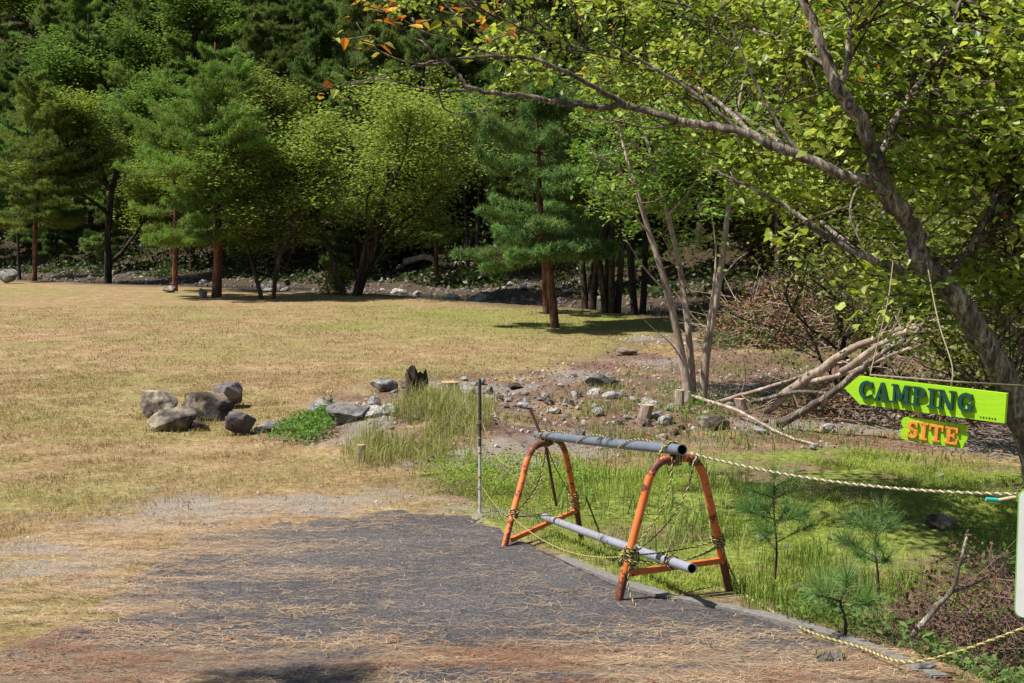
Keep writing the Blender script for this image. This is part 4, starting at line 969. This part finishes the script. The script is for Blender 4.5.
# ------------------------------------------------------------------ pine needles and dead leaves on the drive
def dr_z(x, y): return h0(x, y) + .012 + .012 * (fbm(x * 1.2, y * 1.2, 51) - .5)
n = 360000
x = rng.uniform(-5.2, 3, n); y = rng.uniform(4.2, 10, n)
d = litter_density(x, y)
w = (.07 + .8 * d) * (.2 + .8 * sstep(.38, .62, fbm(x * 3, y * 7, 91) + .35 * (fbm(x * 6, y * 16, 92, 2) - .5))) * sstep(-1.3, -.1, poly_sd(DRIVE, x, y)) * (x > -.47 * y) * (x < .45 * y)
k = rng.random(n) < w; x, y = x[k], y[k]; k = len(x); print('needles', k)
L = rng.uniform(.025, .09, k); a = rng.normal(size=k) * .6 + np.where(rng.random(k) < .25, rng.random(k) * 3, 0); dv = np.c_[np.cos(a), np.sin(a), rng.normal(size=k) * .05]
sd = np.c_[-np.sin(a), np.cos(a), np.zeros(k)] * .0008; P = np.c_[x, y, dr_z(x, y) + .004 + .012 * rng.random(k) * (1 + d[:1].mean())]
c_ = P + np.c_[-dv[:, 1], dv[:, 0], np.zeros(k)] * (rng.normal(size=k) * .05 * L)[:, None]
A_, B_ = P - dv * L[:, None] / 2, P + dv * L[:, None] / 2
V = np.stack([A_ - sd, A_ + sd, c_ + sd, c_ - sd, B_ + sd, B_ - sd], 1).reshape(-1, 3); q = np.arange(k)[:, None] * 6
redder = .9 * sstep(5.9, 5.0, y) * sstep(.45, .6, fbm(x * 1.3 + 9, y * 4, 94))
cols = cmix((.72, .55, .34), (.3, .15, .09), np.clip(redder * .7 + rng.random(k) * .8 + .5 * (fbm(x * 2, y * 5, 93) - .4), 0, 1)) * (.4 + .9 * rng.random((k, 1)))
mb = MB().add(V, [q + [0, 1, 2, 3], q + [3, 2, 4, 5]], np.repeat(cols, 6, 0))
tag(mb.build('pine_needles', DRYM), 'fallen straw coloured pine needles drifted over the drive', 'pine needles', kind='stuff')
n = 22000; x = rng.uniform(-5, 3.5, n); y = rng.uniform(4.2, 9.5, n)
w = np.clip(litter_density(x, y) + .03, 0, 1) * sstep(.5, .66, fbm(x * 1.6, y * 5, 95)) * (poly_sd(DRIVE, x, y) > -.3)
k = rng.random(n) < w; x, y = x[k], y[k]; k = len(x)
mb = MB(); leaves(mb, np.c_[x, y, dr_z(x, y) + .012], rng.uniform(.008, .03, k), cvar((.2, .085, .045), k, .6, .2), .75, .6)
tag(mb.build('dead_leaves', DRYM), 'scattered rusty brown dead leaves and bark flakes on the drive', 'leaves', kind='stuff')
# debris on the lawn
n = 1500; x = rng.uniform(-12, 6, n); y = rng.uniform(9, 30, n); mb = MB()
leaves(mb, np.c_[x, y, h0(x, y) + .02], rng.uniform(.02, .06, n), cvar((.12, .06, .035), n, .6, .2), .6, .6)
n = 9000; x = rng.uniform(-1, 7, n); y = rng.uniform(8, 24, n); kk = rng.random(n) < mask(SOIL, x, y, .4, .5); x, y = x[kk], y[kk]; n = len(x)
leaves(mb, np.c_[x, y, h0(x, y) + .03], rng.uniform(.02, .07, n), cvar((.2, .1, .065), n, .6, .2), .6, .6)
tag(mb.build('leaf_litter', DRYM), 'dead brown leaf litter over lawn and soil', 'leaf litter', kind='stuff')

# ------------------------------------------------------------------ concrete kerb strip at the right edge of the drive
kp = [G(*p) for p in [(556, 560), (600, 578), (650, 596), (720, 610), (790, 626), (860, 648), (940, 682)]]; kp = spline(kp, 8)
T = np.gradient(kp, axis=0); T[:, 2] = 0; T /= np.linalg.norm(T, axis=1)[:, None]; N = np.c_[T[:, 1], -T[:, 0], np.zeros(len(T))]
N *= np.sign((N @ np.array([1, .6, 0])))[:, None]
wob = (fbm(np.arange(len(kp)) * .6, np.zeros(len(kp)), 97) - .5)[:, None] * .06
zt = dr_z(kp[:, 0], kp[:, 1]) + .012
a = kp.copy(); a[:, 2] = zt; A0 = a - N * (.02 + wob * .5); A1 = a + N * (.055 + wob * 1.3); A2 = A1 + N * .03 - [0, 0, .35]; A0b = A0 - [0, 0, .1]
mb = MB(); n = len(kp); V = np.concatenate([A0b, A0, A1, A2]); k = np.arange(n - 1)
mb.add(V, [np.stack([k + r * n, k + 1 + r * n, k + 1 + (r + 1) * n, k + (r + 1) * n], 1) for r in range(3)])
o = mb.build('kerb', CONC, smooth=False); tag(o, 'weathered concrete kerb along the right edge of the drive', 'kerb', kind='structure')

# ------------------------------------------------------------------ barrier
NL, NR = G(617, 602), G(730, 591); FL, FR = G(503, 549), G(583, 545)
print('frames', NL, NR, FL, FR)
def barrier_frame(Lf, Rf, top_px, label, seed):
    Lf = Lf.copy(); Rf = Rf.copy(); c0 = (Lf + Rf) / 2; u = unit([Rf[0] - Lf[0], Rf[1] - Lf[1], 0]); w = np.linalg.norm((Rf - Lf)[:2])
    dpt = c0[1]; H = W(top_px[0], top_px[1], dpt)[2] - c0[2]
    e = empty('barrier_frame', c0); tag(e, label, 'barrier frame', 'orange tubular frames of the makeshift barrier')
    L0 = Lf - c0; R0 = Rf - c0; up = np.array([0, 0, 1.])
    tw = w * .24
    pts = [L0 - [0, 0, .03], L0 * .93 + up * H * .3 + u * 0, -u * (tw + (w / 2 - tw) * .17) + up * H * .72, -u * tw * .96 + up * H * .88, -u * tw * .6 + up * H * .98, up * H * .995,
           u * tw * .6 + up * H * .98, u * tw * .96 + up * H * .88, u * (tw + (w / 2 - tw) * .17) + up * H * .72, R0 * .93 + up * H * .3, R0 - [0, 0, .03]]
    pts[1] = L0 + (pts[2] - L0) * .4; pts[9] = R0 + (pts[8] - R0) * .4
    P = spline(pts, 8); V, Fs = tube(P, .0225, 16)
    hrel = V[:, 2] / H; rust = np.clip(1 - hrel * 3.2, 0, 1) + .35 * (hrel > .93) + seed * .1
    MB().add(V, Fs, np.stack([rust] * 3, 1)).build('hoop', ORANGE, e, smooth=True)
    hb = .215 * H; a = L0 + (pts[2] - L0) * (hb / (.72 * H)) ; b = R0 + (pts[8] - R0) * (hb / (.72 * H)); a[2] = hb - (0); b[2] = hb
    ax = unit(b - a); fr = np.array([ax, unit(np.cross([0, 0, 1], ax)), [0, 0, 1]])
    V, Fs = box((a + b) / 2 , np.linalg.norm(b - a) - .036, .028, .03, fr); MB().add(V, Fs, (.05, .05, .05)).build('crossbar', ORANGE, e)
    return dict(c=c0, u=u, H=H, w=w, tw=tw, pts=[p + c0 for p in pts], bar=(a + c0, b + c0))
fN = barrier_frame(NL, NR, (662, 458), 'nearer orange frame of the barrier with chipped paint and rusty feet', 0)
fF = barrier_frame(FL, FR, (545, 442), 'farther orange frame of the barrier with a rusty rod leaning through it', 1)
print(fN['H'], fF['H'], fN['w'], fF['w'])
def pipe(A, B, r, label, mat, cuffs=()):
    A = np.array(A); B = np.array(B); e = empty('plastic_pipe', (A + B) / 2); c0 = (A + B) / 2; d = unit(B - A); tag(e, label, 'pipe')
    mb = MB(); n = 24
    V, Fs = tube(np.linspace(A, B, 14) + np.outer(np.sin(np.linspace(0, np.pi, 14)), [0, 0, -.006]) - c0, r, n, cap=False); mb.add(V, Fs)
    mi = []
    V2, Fs2 = tube(np.linspace(A, B, 14) + np.outer(np.sin(np.linspace(0, np.pi, 14)), [0, 0, -.006]) - c0, r * .86, n, cap=False)
    mb2 = MB().add(V2, [f[:, ::-1] for f in Fs2])
    for off in (0, 13 * n):
        j = np.arange(n); R1 = V[off:off + n]; R2 = V2[off:off + n]
        mb.add(np.concatenate([R1, R2]), np.stack([j, (j + 1) % n, n + (j + 1) % n, n + j], 1))
    mb.build('shell', mat, e, smooth=True); mb2.build('bore', PIPEIN, e, smooth=True)
    for t in cuffs:
        V, Fs = tube([A + (B - A) * t - c0, A + (B - A) * (t + .025) - c0], r * 1.03, 24, cap=False); MB().add(V, Fs).build('tape_band', BLACKM, e, smooth=True)
r_p = .029
topN = fN['c'] + [0, 0, fN['H'] + .0235 + r_p]; topF = fF['c'] + [0, 0, fF['H'] + .0235 + r_p]
topN = topN - fN['u'] * .03; topF = topF - fF['u'] * .01
dv = unit(topN - topF)
TP0, TP1 = topF - dv * .22, topN + dv * .14
pipe(TP0, TP1, r_p, 'dark grey plastic pipe lashed along the top of both orange frames', PIPEM)
lo = lambda f, t: f['bar'][0] + (f['bar'][1] - f['bar'][0]) * t + np.array([0, 0, .017 + .026])
qN = lo(fN, .42); qF = lo(fF, .52); dl = unit(qN - qF)
LP0, LP1 = qF - dl * .08, qN + dl * .34
pipe(LP0, LP1, .026, 'pale grey plastic pipe resting low on the crossbars of both frames', PIPEM2, (.84,))
# rusty rod and grey stake at the far frame
A = W(530, 409, fF['c'][1] + .05); B = W(546, 447, fF['c'][1] + .02); C_ = fF['c'] + fF['u'] * .18 + np.array([0, .08, .25])
o = MB(); V, Fs = tube([A, B, C_], [.011, .011, .011], 8); o.add(V, Fs); o = o.build('steel_rod', RUST, origin=A); tag(o, 'rusty steel rod leaning up through the farther orange frame', 'rod')
A = W(586, 497, fF['c'][1] + .06); B = G(607, 553)
o = MB(); V, Fs = tube([A, B], .007, 8); o.add(V, Fs); o = o.build('stake', ROPE_D, origin=B); tag(o, 'thin grey stake slanting from the farther frame to the ground', 'stake')

# ------------------------------------------------------------------ ropes
def rope_geom(path, r=.0055, pitch=.05, mb=None, dense=None):
    r = r * .75; pitch = pitch * .75
    P = np.asarray(path, float); seg = np.linalg.norm(np.diff(P, axis=0), axis=1); s = np.r_[0, np.cumsum(seg)]; L = s[-1]
    n = max(8, int(L / .007)); t = np.linspace(0, L, n); Q = np.stack([np.interp(t, s, P[:, q]) for q in range(3)], 1)
    T = np.gradient(Q, axis=0); T /= np.linalg.norm(T, axis=1)[:, None] + 1e-9
    ref = np.where(abs(T[:, 2:3]) < .9, np.array([[0, 0, 1.]]), np.array([[1., 0, 0]]))
    N = np.cross(T, ref); N /= np.linalg.norm(N, axis=1)[:, None]; B = np.cross(T, N); a = t / pitch * 2 * np.pi
    for k in range(2):
        o = (np.cos(a + np.pi * k)[:, None] * N + np.sin(a + np.pi * k)[:, None] * B) * r * .62
        V, Fs = tube(Q + o, r * .66, 5, cap=True); mb.add(V, Fs, mi=k)
def sag(A, B, s, n=14, side=(0, 0, 0)):
    A = np.asarray(A); B = np.asarray(B); t = np.linspace(0, 1, n)[:, None]
    return A + (B - A) * t - np.array([0, 0, 1.]) * s * 4 * t * (1 - t) + np.asarray(side) * 4 * t * (1 - t)
def coil(c, axis, r, turns, pitch=.013, wob=.003):
    axis = unit(axis); x_ = unit(np.cross(axis, [.3, .2, 1 if abs(axis[2]) < .9 else 0]) if abs(axis[2]) < .9 else np.cross(axis, [1, 0, 0])); y_ = np.cross(axis, x_)
    a = np.linspace(0, turns * 2 * np.pi, int(turns * 16)); return np.asarray(c) + np.outer(np.cos(a) * r, x_) + np.outer(np.sin(a) * r, y_) + np.outer((a / (2 * np.pi) - turns / 2) * pitch, axis) + rng.normal(size=(len(a), 3)) * wob
def rope(paths, label, mats, r=.0055, pitch=.05, name='rope'):
    mb = MB()
    for p in paths: rope_geom(p, r, pitch, mb)
    o = mb.build(name, mats, smooth=True, origin=paths[0][0]); tag(o, label, 'rope'); return o
legNL = lambda t: fN['pts'][0] + (fN['pts'][2] - fN['pts'][0]) * t
legNR = lambda t: fN['pts'][10] + (fN['pts'][8] - fN['pts'][10]) * t
legFL = lambda t: fF['pts'][0] + (fF['pts'][2] - fF['pts'][0]) * t
legFR = lambda t: fF['pts'][10] + (fF['pts'][8] - fF['pts'][10]) * t
YK = [ROPE_Y, ROPE_K]; fr_ = np.array([0, -.03, 0])
axN = legNL(1) - legNL(0)
rope([coil(legNL(.5), axN, .034, 6), coil(legNL(.47), dl, .05, 3), sag(legNL(.55) + fr_, fN['pts'][5] + [-.03, -.03, .02], -.0, side=(.06, -.02, 0)),
      sag(legNL(.5) + fr_, fN['pts'][6] + [0, -.03, 0], .02, side=(.07, -.02, 0)), coil(fN['pts'][5] + [-.03, 0, .03], dv, .06, 4, .012), coil(fN['pts'][5] + [0, 0, 0], fN['u'], .034, 4),
      sag(legNL(.5) + fr_, legNR(.56) + fr_, .015), sag(legNL(.48) + fr_, legNR(.52) + fr_, .06), sag(legNL(.45) + fr_ * 1.3, legNR(.5) + fr_, .03, side=(0, -.05, 0)), coil(legNR(.54), legNR(1) - legNR(0), .034, 5),
      coil(LP0 + (LP1 - LP0) * .9, dl, .036, 3), coil(LP0 + (LP1 - LP0) * .87, unit(np.cross(dl, [0, 0, 1])), .045, 2),
      spline([legNL(.45) + fr_, legNL(.2) + [.03, -.05, 0], legNL(0) + [.1, -.12, .04], legNL(0) + [.22, -.1, .03], fN['c'] + [.05, -.05, .03], NR + [-.1, -.02, .03]], 6)],
     'yellow and black rope lashed around the nearer orange frame and both pipes', YK)
rope([coil(legFL(.52), legFL(1) - legFL(0), .034, 4), coil(fF['pts'][5] + [0, 0, .03], dv, .058, 4), coil(legFR(.62), legFR(1) - legFR(0), .036, 4, .02), coil(legFR(.5), legFR(1) - legFR(0), .034, 3, .02),
      sag(fF['pts'][5] + fr_, legFR(.6) + fr_, 0, side=(-.02, -.02, 0)), sag(fF['pts'][4] + fr_, legFL(.5) + fr_, -.02, side=(.12, -.02, 0)),
      sag(legFL(.5) + fr_, legFR(.55) + fr_, .02), sag(fF['pts'][5] + fr_, legFL(.55) + fr_, .05, side=(.05, 0, 0)), sag(legFL(.5) + fr_, LP0 + dl * .2 + [0, 0, .03], .0)],
     'yellow and black rope lashed around the farther orange frame', [ROPE_Y, ROPE_K])
tpx = lambda t: TP0 + (TP1 - TP0) * t
a = np.linspace(0, 2.6 * 2 * np.pi, 90); sdv = unit(np.cross(dv, [0, 0, 1])); upv = np.cross(sdv, dv)
wrap = np.array([tpx(.12 + .76 * q / a[-1]) + (sdv * math.cos(q) + upv * math.sin(q)) * (r_p + .007) for q in a])
rope([wrap], 'yellow and black rope spiralling around the upper grey pipe', YK, .005)
rope([sag(legFL(.5) + fr_, legNL(.5) + fr_, .10, 20)], 'slack yellow rope hanging between the left legs of the two orange frames', [ROPE_Y, ROPE_D], .0045)
# marker pole
mp_ = G(480, 513); mt = W(479.5, 379, mp_[1]); Hm = mt[2] - mp_[2]
e = empty('marker_pole', mp_); tag(e, 'slender marker pole, dark above and grey white below, at the end of the drive', 'pole')
for nm, z0, z1, m_, r in [('lower_section', -.05, .5 * Hm, POLEW, .0125), ('upper_section', .5 * Hm, Hm, POLEK, .0135)]:
    V, Fs = tube([[0, 0, z0], [0, 0, z1]], r, 14); MB().add(V, Fs).build(nm, m_, e, smooth=False)
for z0 in (.26, .44): V, Fs = tube([[0, 0, z0 * Hm], [0, 0, z0 * Hm + .018]], .0135, 14); MB().add(V, Fs).build('red_band', REDM, e)
V, Fs = tube([[0, 0, .56 * Hm], [0, 0, .56 * Hm + .012]], .0145, 14); MB().add(V, Fs).build('green_band', GREENM, e)
rope([coil(mp_ + [0, 0, Hm * .68], (0, 0, 1), .021, 2), sag(mp_ + [.02, -.01, Hm * .68], fF['pts'][3] + [-.02, -.02, 0], .16, 18)], 'thin yellow rope drooping from the marker pole to the top of the farther frame', [ROPE_Y, ROPE_D], .0035)
rope([coil(mp_ + [0, 0, Hm * .2], (0, 0, 1), .021, 2), sag(mp_ + [.02, -.01, Hm * .2], legFL(.5) + fr_, .04, 12)], 'thin yellow rope from low on the marker pole to the farther frame leg', [ROPE_Y, ROPE_D], .0035)
# long ropes to the right
SG = W(1016, 494, 5.0)
rope([sag(fN['pts'][6] + [0, 0, .03], SG, .05, 30), coil(fN['pts'][6], fN['u'], .033, 2)], 'long cream rope stretched from the near frame across to the white board', [ROPE_W, ROPE_D], .0085, .06)
pts = [legNR(.52) + fr_, legNR(.1) + [.06, -.05, 0], G(766, 612) + [0, 0, .02], G(810, 636) + [0, 0, .02], G(858, 655) + [0, 0, .035], W(905, 662, 4.75), W(960, 651, 4.7), W(1035, 624, 4.7)]
rope([spline(pts, 8)], 'drooping yellow and black rope lying along the kerb and rising to the white board', [ROPE_Y, ROPE_D], .0075, .055)
o = MB(); V, Fs = tube([W(986, 499, 5.0), W(998, 500, 5.0)], .008, 8); o.add(V, Fs, mi=0); V, Fs = tube([W(998, 500, 5.0), W(1016, 497, 5.0)], .007, 8); o.add(V, Fs, mi=1)
tag(o.build('cord_end', [TURQ, ROPE_W], origin=W(998, 500, 5.0)), 'short cord end wrapped in turquoise tape by the white board', 'cord')

# ------------------------------------------------------------------ arrow sign
def frame_from(TL, TR, BR_, BL):
    TL, TR, BR_, BL = map(np.asarray, (TL, TR, BR_, BL)); u = unit(TR - TL + BR_ - BL); v = (TL - BL + TR - BR_); v = unit(v - u * v.dot(u)); n = np.cross(u, v)
    c = (TL + TR + BR_ + BL) / 4; w = (np.linalg.norm(TR - TL) + np.linalg.norm(BR_ - BL)) / 2; h = (np.linalg.norm(TL - BL) + np.linalg.norm(TR - BR_)) / 2
    return c, u, v, n, w, h
def extrude_poly(poly, z0, z1, mi=0, col=(1, 1, 1)):
    import bmesh
    bm = bmesh.new(); vs = [bm.verts.new((p[0], p[1], z1)) for p in poly]; f = bm.faces.new(vs); f.normal_update()
    r = bmesh.ops.extrude_face_region(bm, geom=[f]); 
    for g in r['geom']:
        if isinstance(g, bmesh.types.BMVert): g.co.z = z0
    bmesh.ops.triangulate(bm, faces=bm.faces[:]); bmesh.ops.recalc_face_normals(bm, faces=bm.faces[:])
    bm.verts.index_update(); V = np.array([v.co[:] for v in bm.verts]); Fs = np.array([[v.index for v in f.verts] for f in bm.faces]); bm.free(); return V, Fs
def to_world(V, c, u, v, n): return V[:, :1] * u + V[:, 1:2] * v + V[:, 2:3] * n
def arc(cx, cy, rx, ry, a0, a1, n=14): a = np.radians(np.linspace(a0, a1, n)); return np.c_[cx + rx * np.cos(a), cy + ry * np.sin(a)]
def band(o, i): return np.concatenate([o, i[::-1]])
def rect(x0, y0, x1, y1): return np.array([(x0, y0), (x1, y0), (x1, y1), (x0, y1)])
def quad(*p): return np.array(p)
LET = {}   # bold slab-serif capitals in a 1-high cell; each a list of polygons
LET['C'] = (.86, [band(arc(.47, .5, .44, .5, 48, 312, 22), arc(.52, .5, .24, .33, 52, 308, 22)), rect(.68, .62, .84, .95), quad((.60, .13), (.66, .24), (.84, .3), (.80, .12))])
LET['A'] = (.96, [quad((.06, .0), (.24, .0), (.52, 1), (.40, 1)), quad((.40, 1), (.58, 1), (.9, 0), (.66, 0)), rect(.26, .26, .7, .38), rect(.0, 0, .34, .1), rect(.56, 0, .98, .1)])
LET['M'] = (1.12, [rect(.1, 0, .24, 1), rect(.8, 0, 1.02, 1), quad((.1, 1), (.34, 1), (.62, .3), (.50, .1)), quad((.50, .1), (.60, .1), (.92, 1), (.76, 1)), rect(0, 0, .36, .1), rect(.7, 0, 1.12, .1), rect(0, .9, .3, 1), rect(.8, .9, 1.12, 1)])
LET['P'] = (.82, [rect(.12, 0, .34, 1), rect(0, 0, .46, .1), rect(0, .9, .4, 1), band(arc(.42, .71, .38, .29, -90, 90, 14), arc(.42, .71, .16, .17, -90, 90, 14)), rect(.3, .88, .43, 1), rect(.3, .42, .43, .54)])
LET['I'] = (.48, [rect(.13, 0, .35, 1), rect(0, 0, .48, .1), rect(0, .9, .48, 1)])
LET['N'] = (1.0, [rect(.1, 0, .22, 1), rect(.76, 0, .88, 1), quad((.08, 1), (.32, 1), (.88, 0), (.66, 0)), rect(0, 0, .34, .1), rect(.64, .9, 1.0, 1), rect(0, .9, .25, 1)])
LET['G'] = (.96, [band(arc(.47, .5, .44, .5, 48, 320, 22), arc(.52, .5, .24, .33, 52, 312, 22)), rect(.66, .62, .82, .95), rect(.64, .05, .84, .45), rect(.5, .36, .94, .46)])
LET['S'] = (.72, [band(arc(.36, .73, .32, .27, 20, 270, 16), arc(.38, .73, .13, .13, 20, 270, 16)), band(arc(.36, .28, .33, .28, -160, 90, 16), arc(.34, .28, .12, .14, -160, 90, 16)), rect(.55, .66, .67, .98), rect(.03, .02, .15, .36), rect(.3, .44, .43, .6)])
LET['T'] = (.86, [rect(.32, 0, .54, 1), rect(.18, 0, .68, .1), rect(0, .86, .86, 1), rect(0, .66, .11, .92), rect(.75, .66, .86, .92)])
LET['E'] = (.82, [rect(.12, 0, .34, 1), rect(0, 0, .8, .12), rect(0, .88, .78, 1), rect(.3, .44, .58, .56), rect(.68, .02, .8, .34), rect(.66, .68, .78, .96), rect(.52, .34, .6, .66)])
def lettering(word, x0, y0, hgt, wsc, z0, z1, fr, mat, parent, gap=.1):
    x = x0; c, u, v, n = fr
    for ch in word:
        wd, polys = LET[ch]; mb = MB()
        for q, p in enumerate(polys):
            p = np.asarray(p) * [wsc * hgt, hgt] + [x, y0]; V, Fs = extrude_poly(p, z0, z1 + q * .0004); mb.add(to_world(V, *fr), Fs)
        mb.build('letter', mat, parent); x += (wd + gap) * hgt * wsc
    return x
YL, YR = 6.25, 5.75
TLc, TRc, BRc, BLc = W(858, 376, YL), W(1007, 393, YR), W(1006, 423.5, YR), W(858, 403, YL)
c, u, v, n, w, h = frame_from(TLc, TRc, BRc, BLc)
sg = empty('arrow_sign', c); tag(sg, 'lime green wooden arrow board pointing left with raised dark green letters reading CAMPING', 'sign')
arrow = [(-w / 2 + .005, h / 2), (w / 2, h / 2), (w / 2, -h / 2), (-w / 2 + .02, -h / 2), (-w / 2 - .07, .0)]
V, Fs = extrude_poly(arrow, -.014, .014); MB().add(to_world(V, c, u, v, n), Fs).build('board', LIME, sg)
hl = h * .66; tot = sum(LET[ch][0] + .1 for ch in 'CAMPING'); wsc = (w * .80) / (tot * hl)
lettering('CAMPING', -w / 2 + .015, -h / 2 + .032, hl, wsc, .016, .03, (c, u, v, n), SIGN_G, sg)
mb = MB()
for q in range(6): V, Fs = box((w / 2 - .115 + q * .014, -h / 2 + .016, .0155), .006, .009 if q % 2 else .006, .001); mb.add(to_world(V, c, u, v, n), Fs)
mb.build('small_marking', SIGN_G, sg)
c2, u2, v2, n2, w2, h2 = frame_from(W(903, 416, 6.1), W(966, 425, 5.92), W(966, 449, 5.92), W(903, 439, 6.1))
ss = empty('site_sign', c2); tag(ss, 'small lime green scalloped board with orange letters reading SITE hanging under the arrow board', 'sign')
a, b_ = w2 / 2, h2 / 2
pl = [(-a + .02, b_), (a, b_), (a, b_ * .45)] + [tuple(p) for p in arc(a - .004, 0, .014, b_ * .42, 80, -80, 7)] + [(a - .002, -b_ * .5), (a - .01, -b_), (-a + .02, -b_)] + [tuple(p) for p in arc(-a + .012, -b_ * .45, .02, b_ * .5, 250, 110, 7)] + [tuple(p) for p in arc(-a + .012, b_ * .5, .02, b_ * .45, 250, 120, 7)]
V, Fs = extrude_poly(pl, -.011, .011); MB().add(to_world(V, c2, u2, v2, n2), Fs).build('board', LIME, ss)
hl = h2 * .72; tot = sum(LET[ch][0] + .1 for ch in 'SITE'); wsc2 = (w2 * .84) / (tot * hl)
lettering('SITE', -w2 / 2 + .026, -h2 / 2 + .017, hl, wsc2, .013, .024, (c2, u2, v2, n2), SIGN_O, ss)
for t in (-.25, .32):
    A = c2 + u2 * w2 * t + v2 * h2 / 2; B = A + v2 * .035
    V, Fs = tube(np.array([A + v2 * (.017 + .017 * math.sin(q)) + u2 * .008 * math.cos(q) - c2 for q in np.linspace(0, 6.28, 14)]), .002, 5); MB().add(V, Fs).build('hook', STEEL, ss)
def string(pts, label, r=.0035, m=5):
    P = spline([np.asarray(p) for p in pts], m); mb = MB(); V, Fs = tube(P, r, 6); mb.add(V, Fs); tag(mb.build('string', STRING, origin=P[0], smooth=True), label, 'string')
tA = c - u * (w * .42) + v * (h / 2 + .012); tB = c + u * w * .5 + v * (h / 2 + .02)
string([tA, (tA + tB) / 2 + [0, 0, .008], W(975, 383, 5.95), W(1030, 386, 6.6)], 'grey string running along the top of the arrow board to the leaning trunk', .0045)
string([tA, W(876, 350, 6.3), W(888, 300, 6.4), W(893, 262, 6.8)], 'string holding the pointed left end of the arrow board', .003)
string([c + u * w * .14 + v * (h / 2), W(952, 365, 6.0), W(938, 320, 6.3), W(926, 258, 7.0)], 'string holding the middle of the arrow board from the leaning trunk', .0035)
# white board at the right edge
wb = W(1053, 556, 4.5); e = empty('notice_board', wb); tag(e, 'white rounded board with a thin green border, cut by the right edge', 'sign')
def rrect(hw, hh, r): return np.concatenate([arc(hw - r, hh - r, r, r, 0, 90, 6), arc(-hw + r, hh - r, r, r, 90, 180, 6), arc(-hw + r, -hh + r, r, r, 180, 270, 6), arc(hw - r, -hh + r, r, r, 270, 360, 6)])
uu, vv, nn = unit([1, -.3, 0]), np.array([0, 0, 1.]), unit(np.cross(unit([1, -.3, 0]), [0, 0, 1.]))
V, Fs = extrude_poly(rrect(.13, .25, .03), -.004, .004); MB().add(to_world(V, None, uu, vv, nn), Fs).build('border', GREENM, e)
V, Fs = extrude_poly(rrect(.126, .246, .028), .005, .0075); MB().add(to_world(V, None, uu, vv, nn), Fs).build('face', WHITEM, e)
pb = at_depth(1058, 4.56); V, Fs = tube([pb - wb + [0, 0, -.1], np.array([.02, .04, .25])], .018, 12); MB().add(V, Fs).build('post', STEEL, e, smooth=True)

# ------------------------------------------------------------------ light, world, camera
sun_from = unit([-.97, -.24, 0]); EL = R(59)
az = math.atan2(sun_from[0], sun_from[1])         # clockwise from +Y
sl = bpy.data.lights.new('sun', 'SUN'); sl.energy = 5.0; sl.angle = R(.53); sl.color = (1, .95, .87)
so = bpy.data.objects.new('sun', sl); COL.objects.link(so)
dirv = Vector((sun_from[0] * math.cos(EL), sun_from[1] * math.cos(EL), math.sin(EL)))
so.rotation_euler = dirv.to_track_quat('Z', 'Y').to_euler(); so.location = dirv * 50
wd = bpy.data.worlds.new('World'); scene.world = wd; wd.use_nodes = True; nt = wd.node_tree; nt.nodes.clear()
sky = nt.nodes.new('ShaderNodeTexSky'); sky.sky_type = 'NISHITA'; sky.sun_disc = False; sky.sun_elevation = EL; sky.sun_rotation = az
bg = nt.nodes.new('ShaderNodeBackground'); bg.inputs['Strength'].default_value = .07; wo = nt.nodes.new('ShaderNodeOutputWorld')
nt.links.new(sky.outputs[0], bg.inputs[0]); nt.links.new(bg.outputs[0], wo.inputs[0])
cam = bpy.data.cameras.new('camera'); co = bpy.data.objects.new('camera', cam); COL.objects.link(co)
cam.sensor_width = 36; cam.lens = F * 36 / 1024; cam.clip_end = 1000; cam.clip_start = .05
co.location = (0, 0, CZ); co.rotation_euler = (R(90) - PITCH, 0, 0); scene.camera = co
scene.view_settings.view_transform = 'Standard'; scene.view_settings.look = 'None'; scene.view_settings.gamma = 1; scene.view_settings.exposure = .62
scene.view_settings.use_curve_mapping = False
print('objects', len(bpy.data.objects))
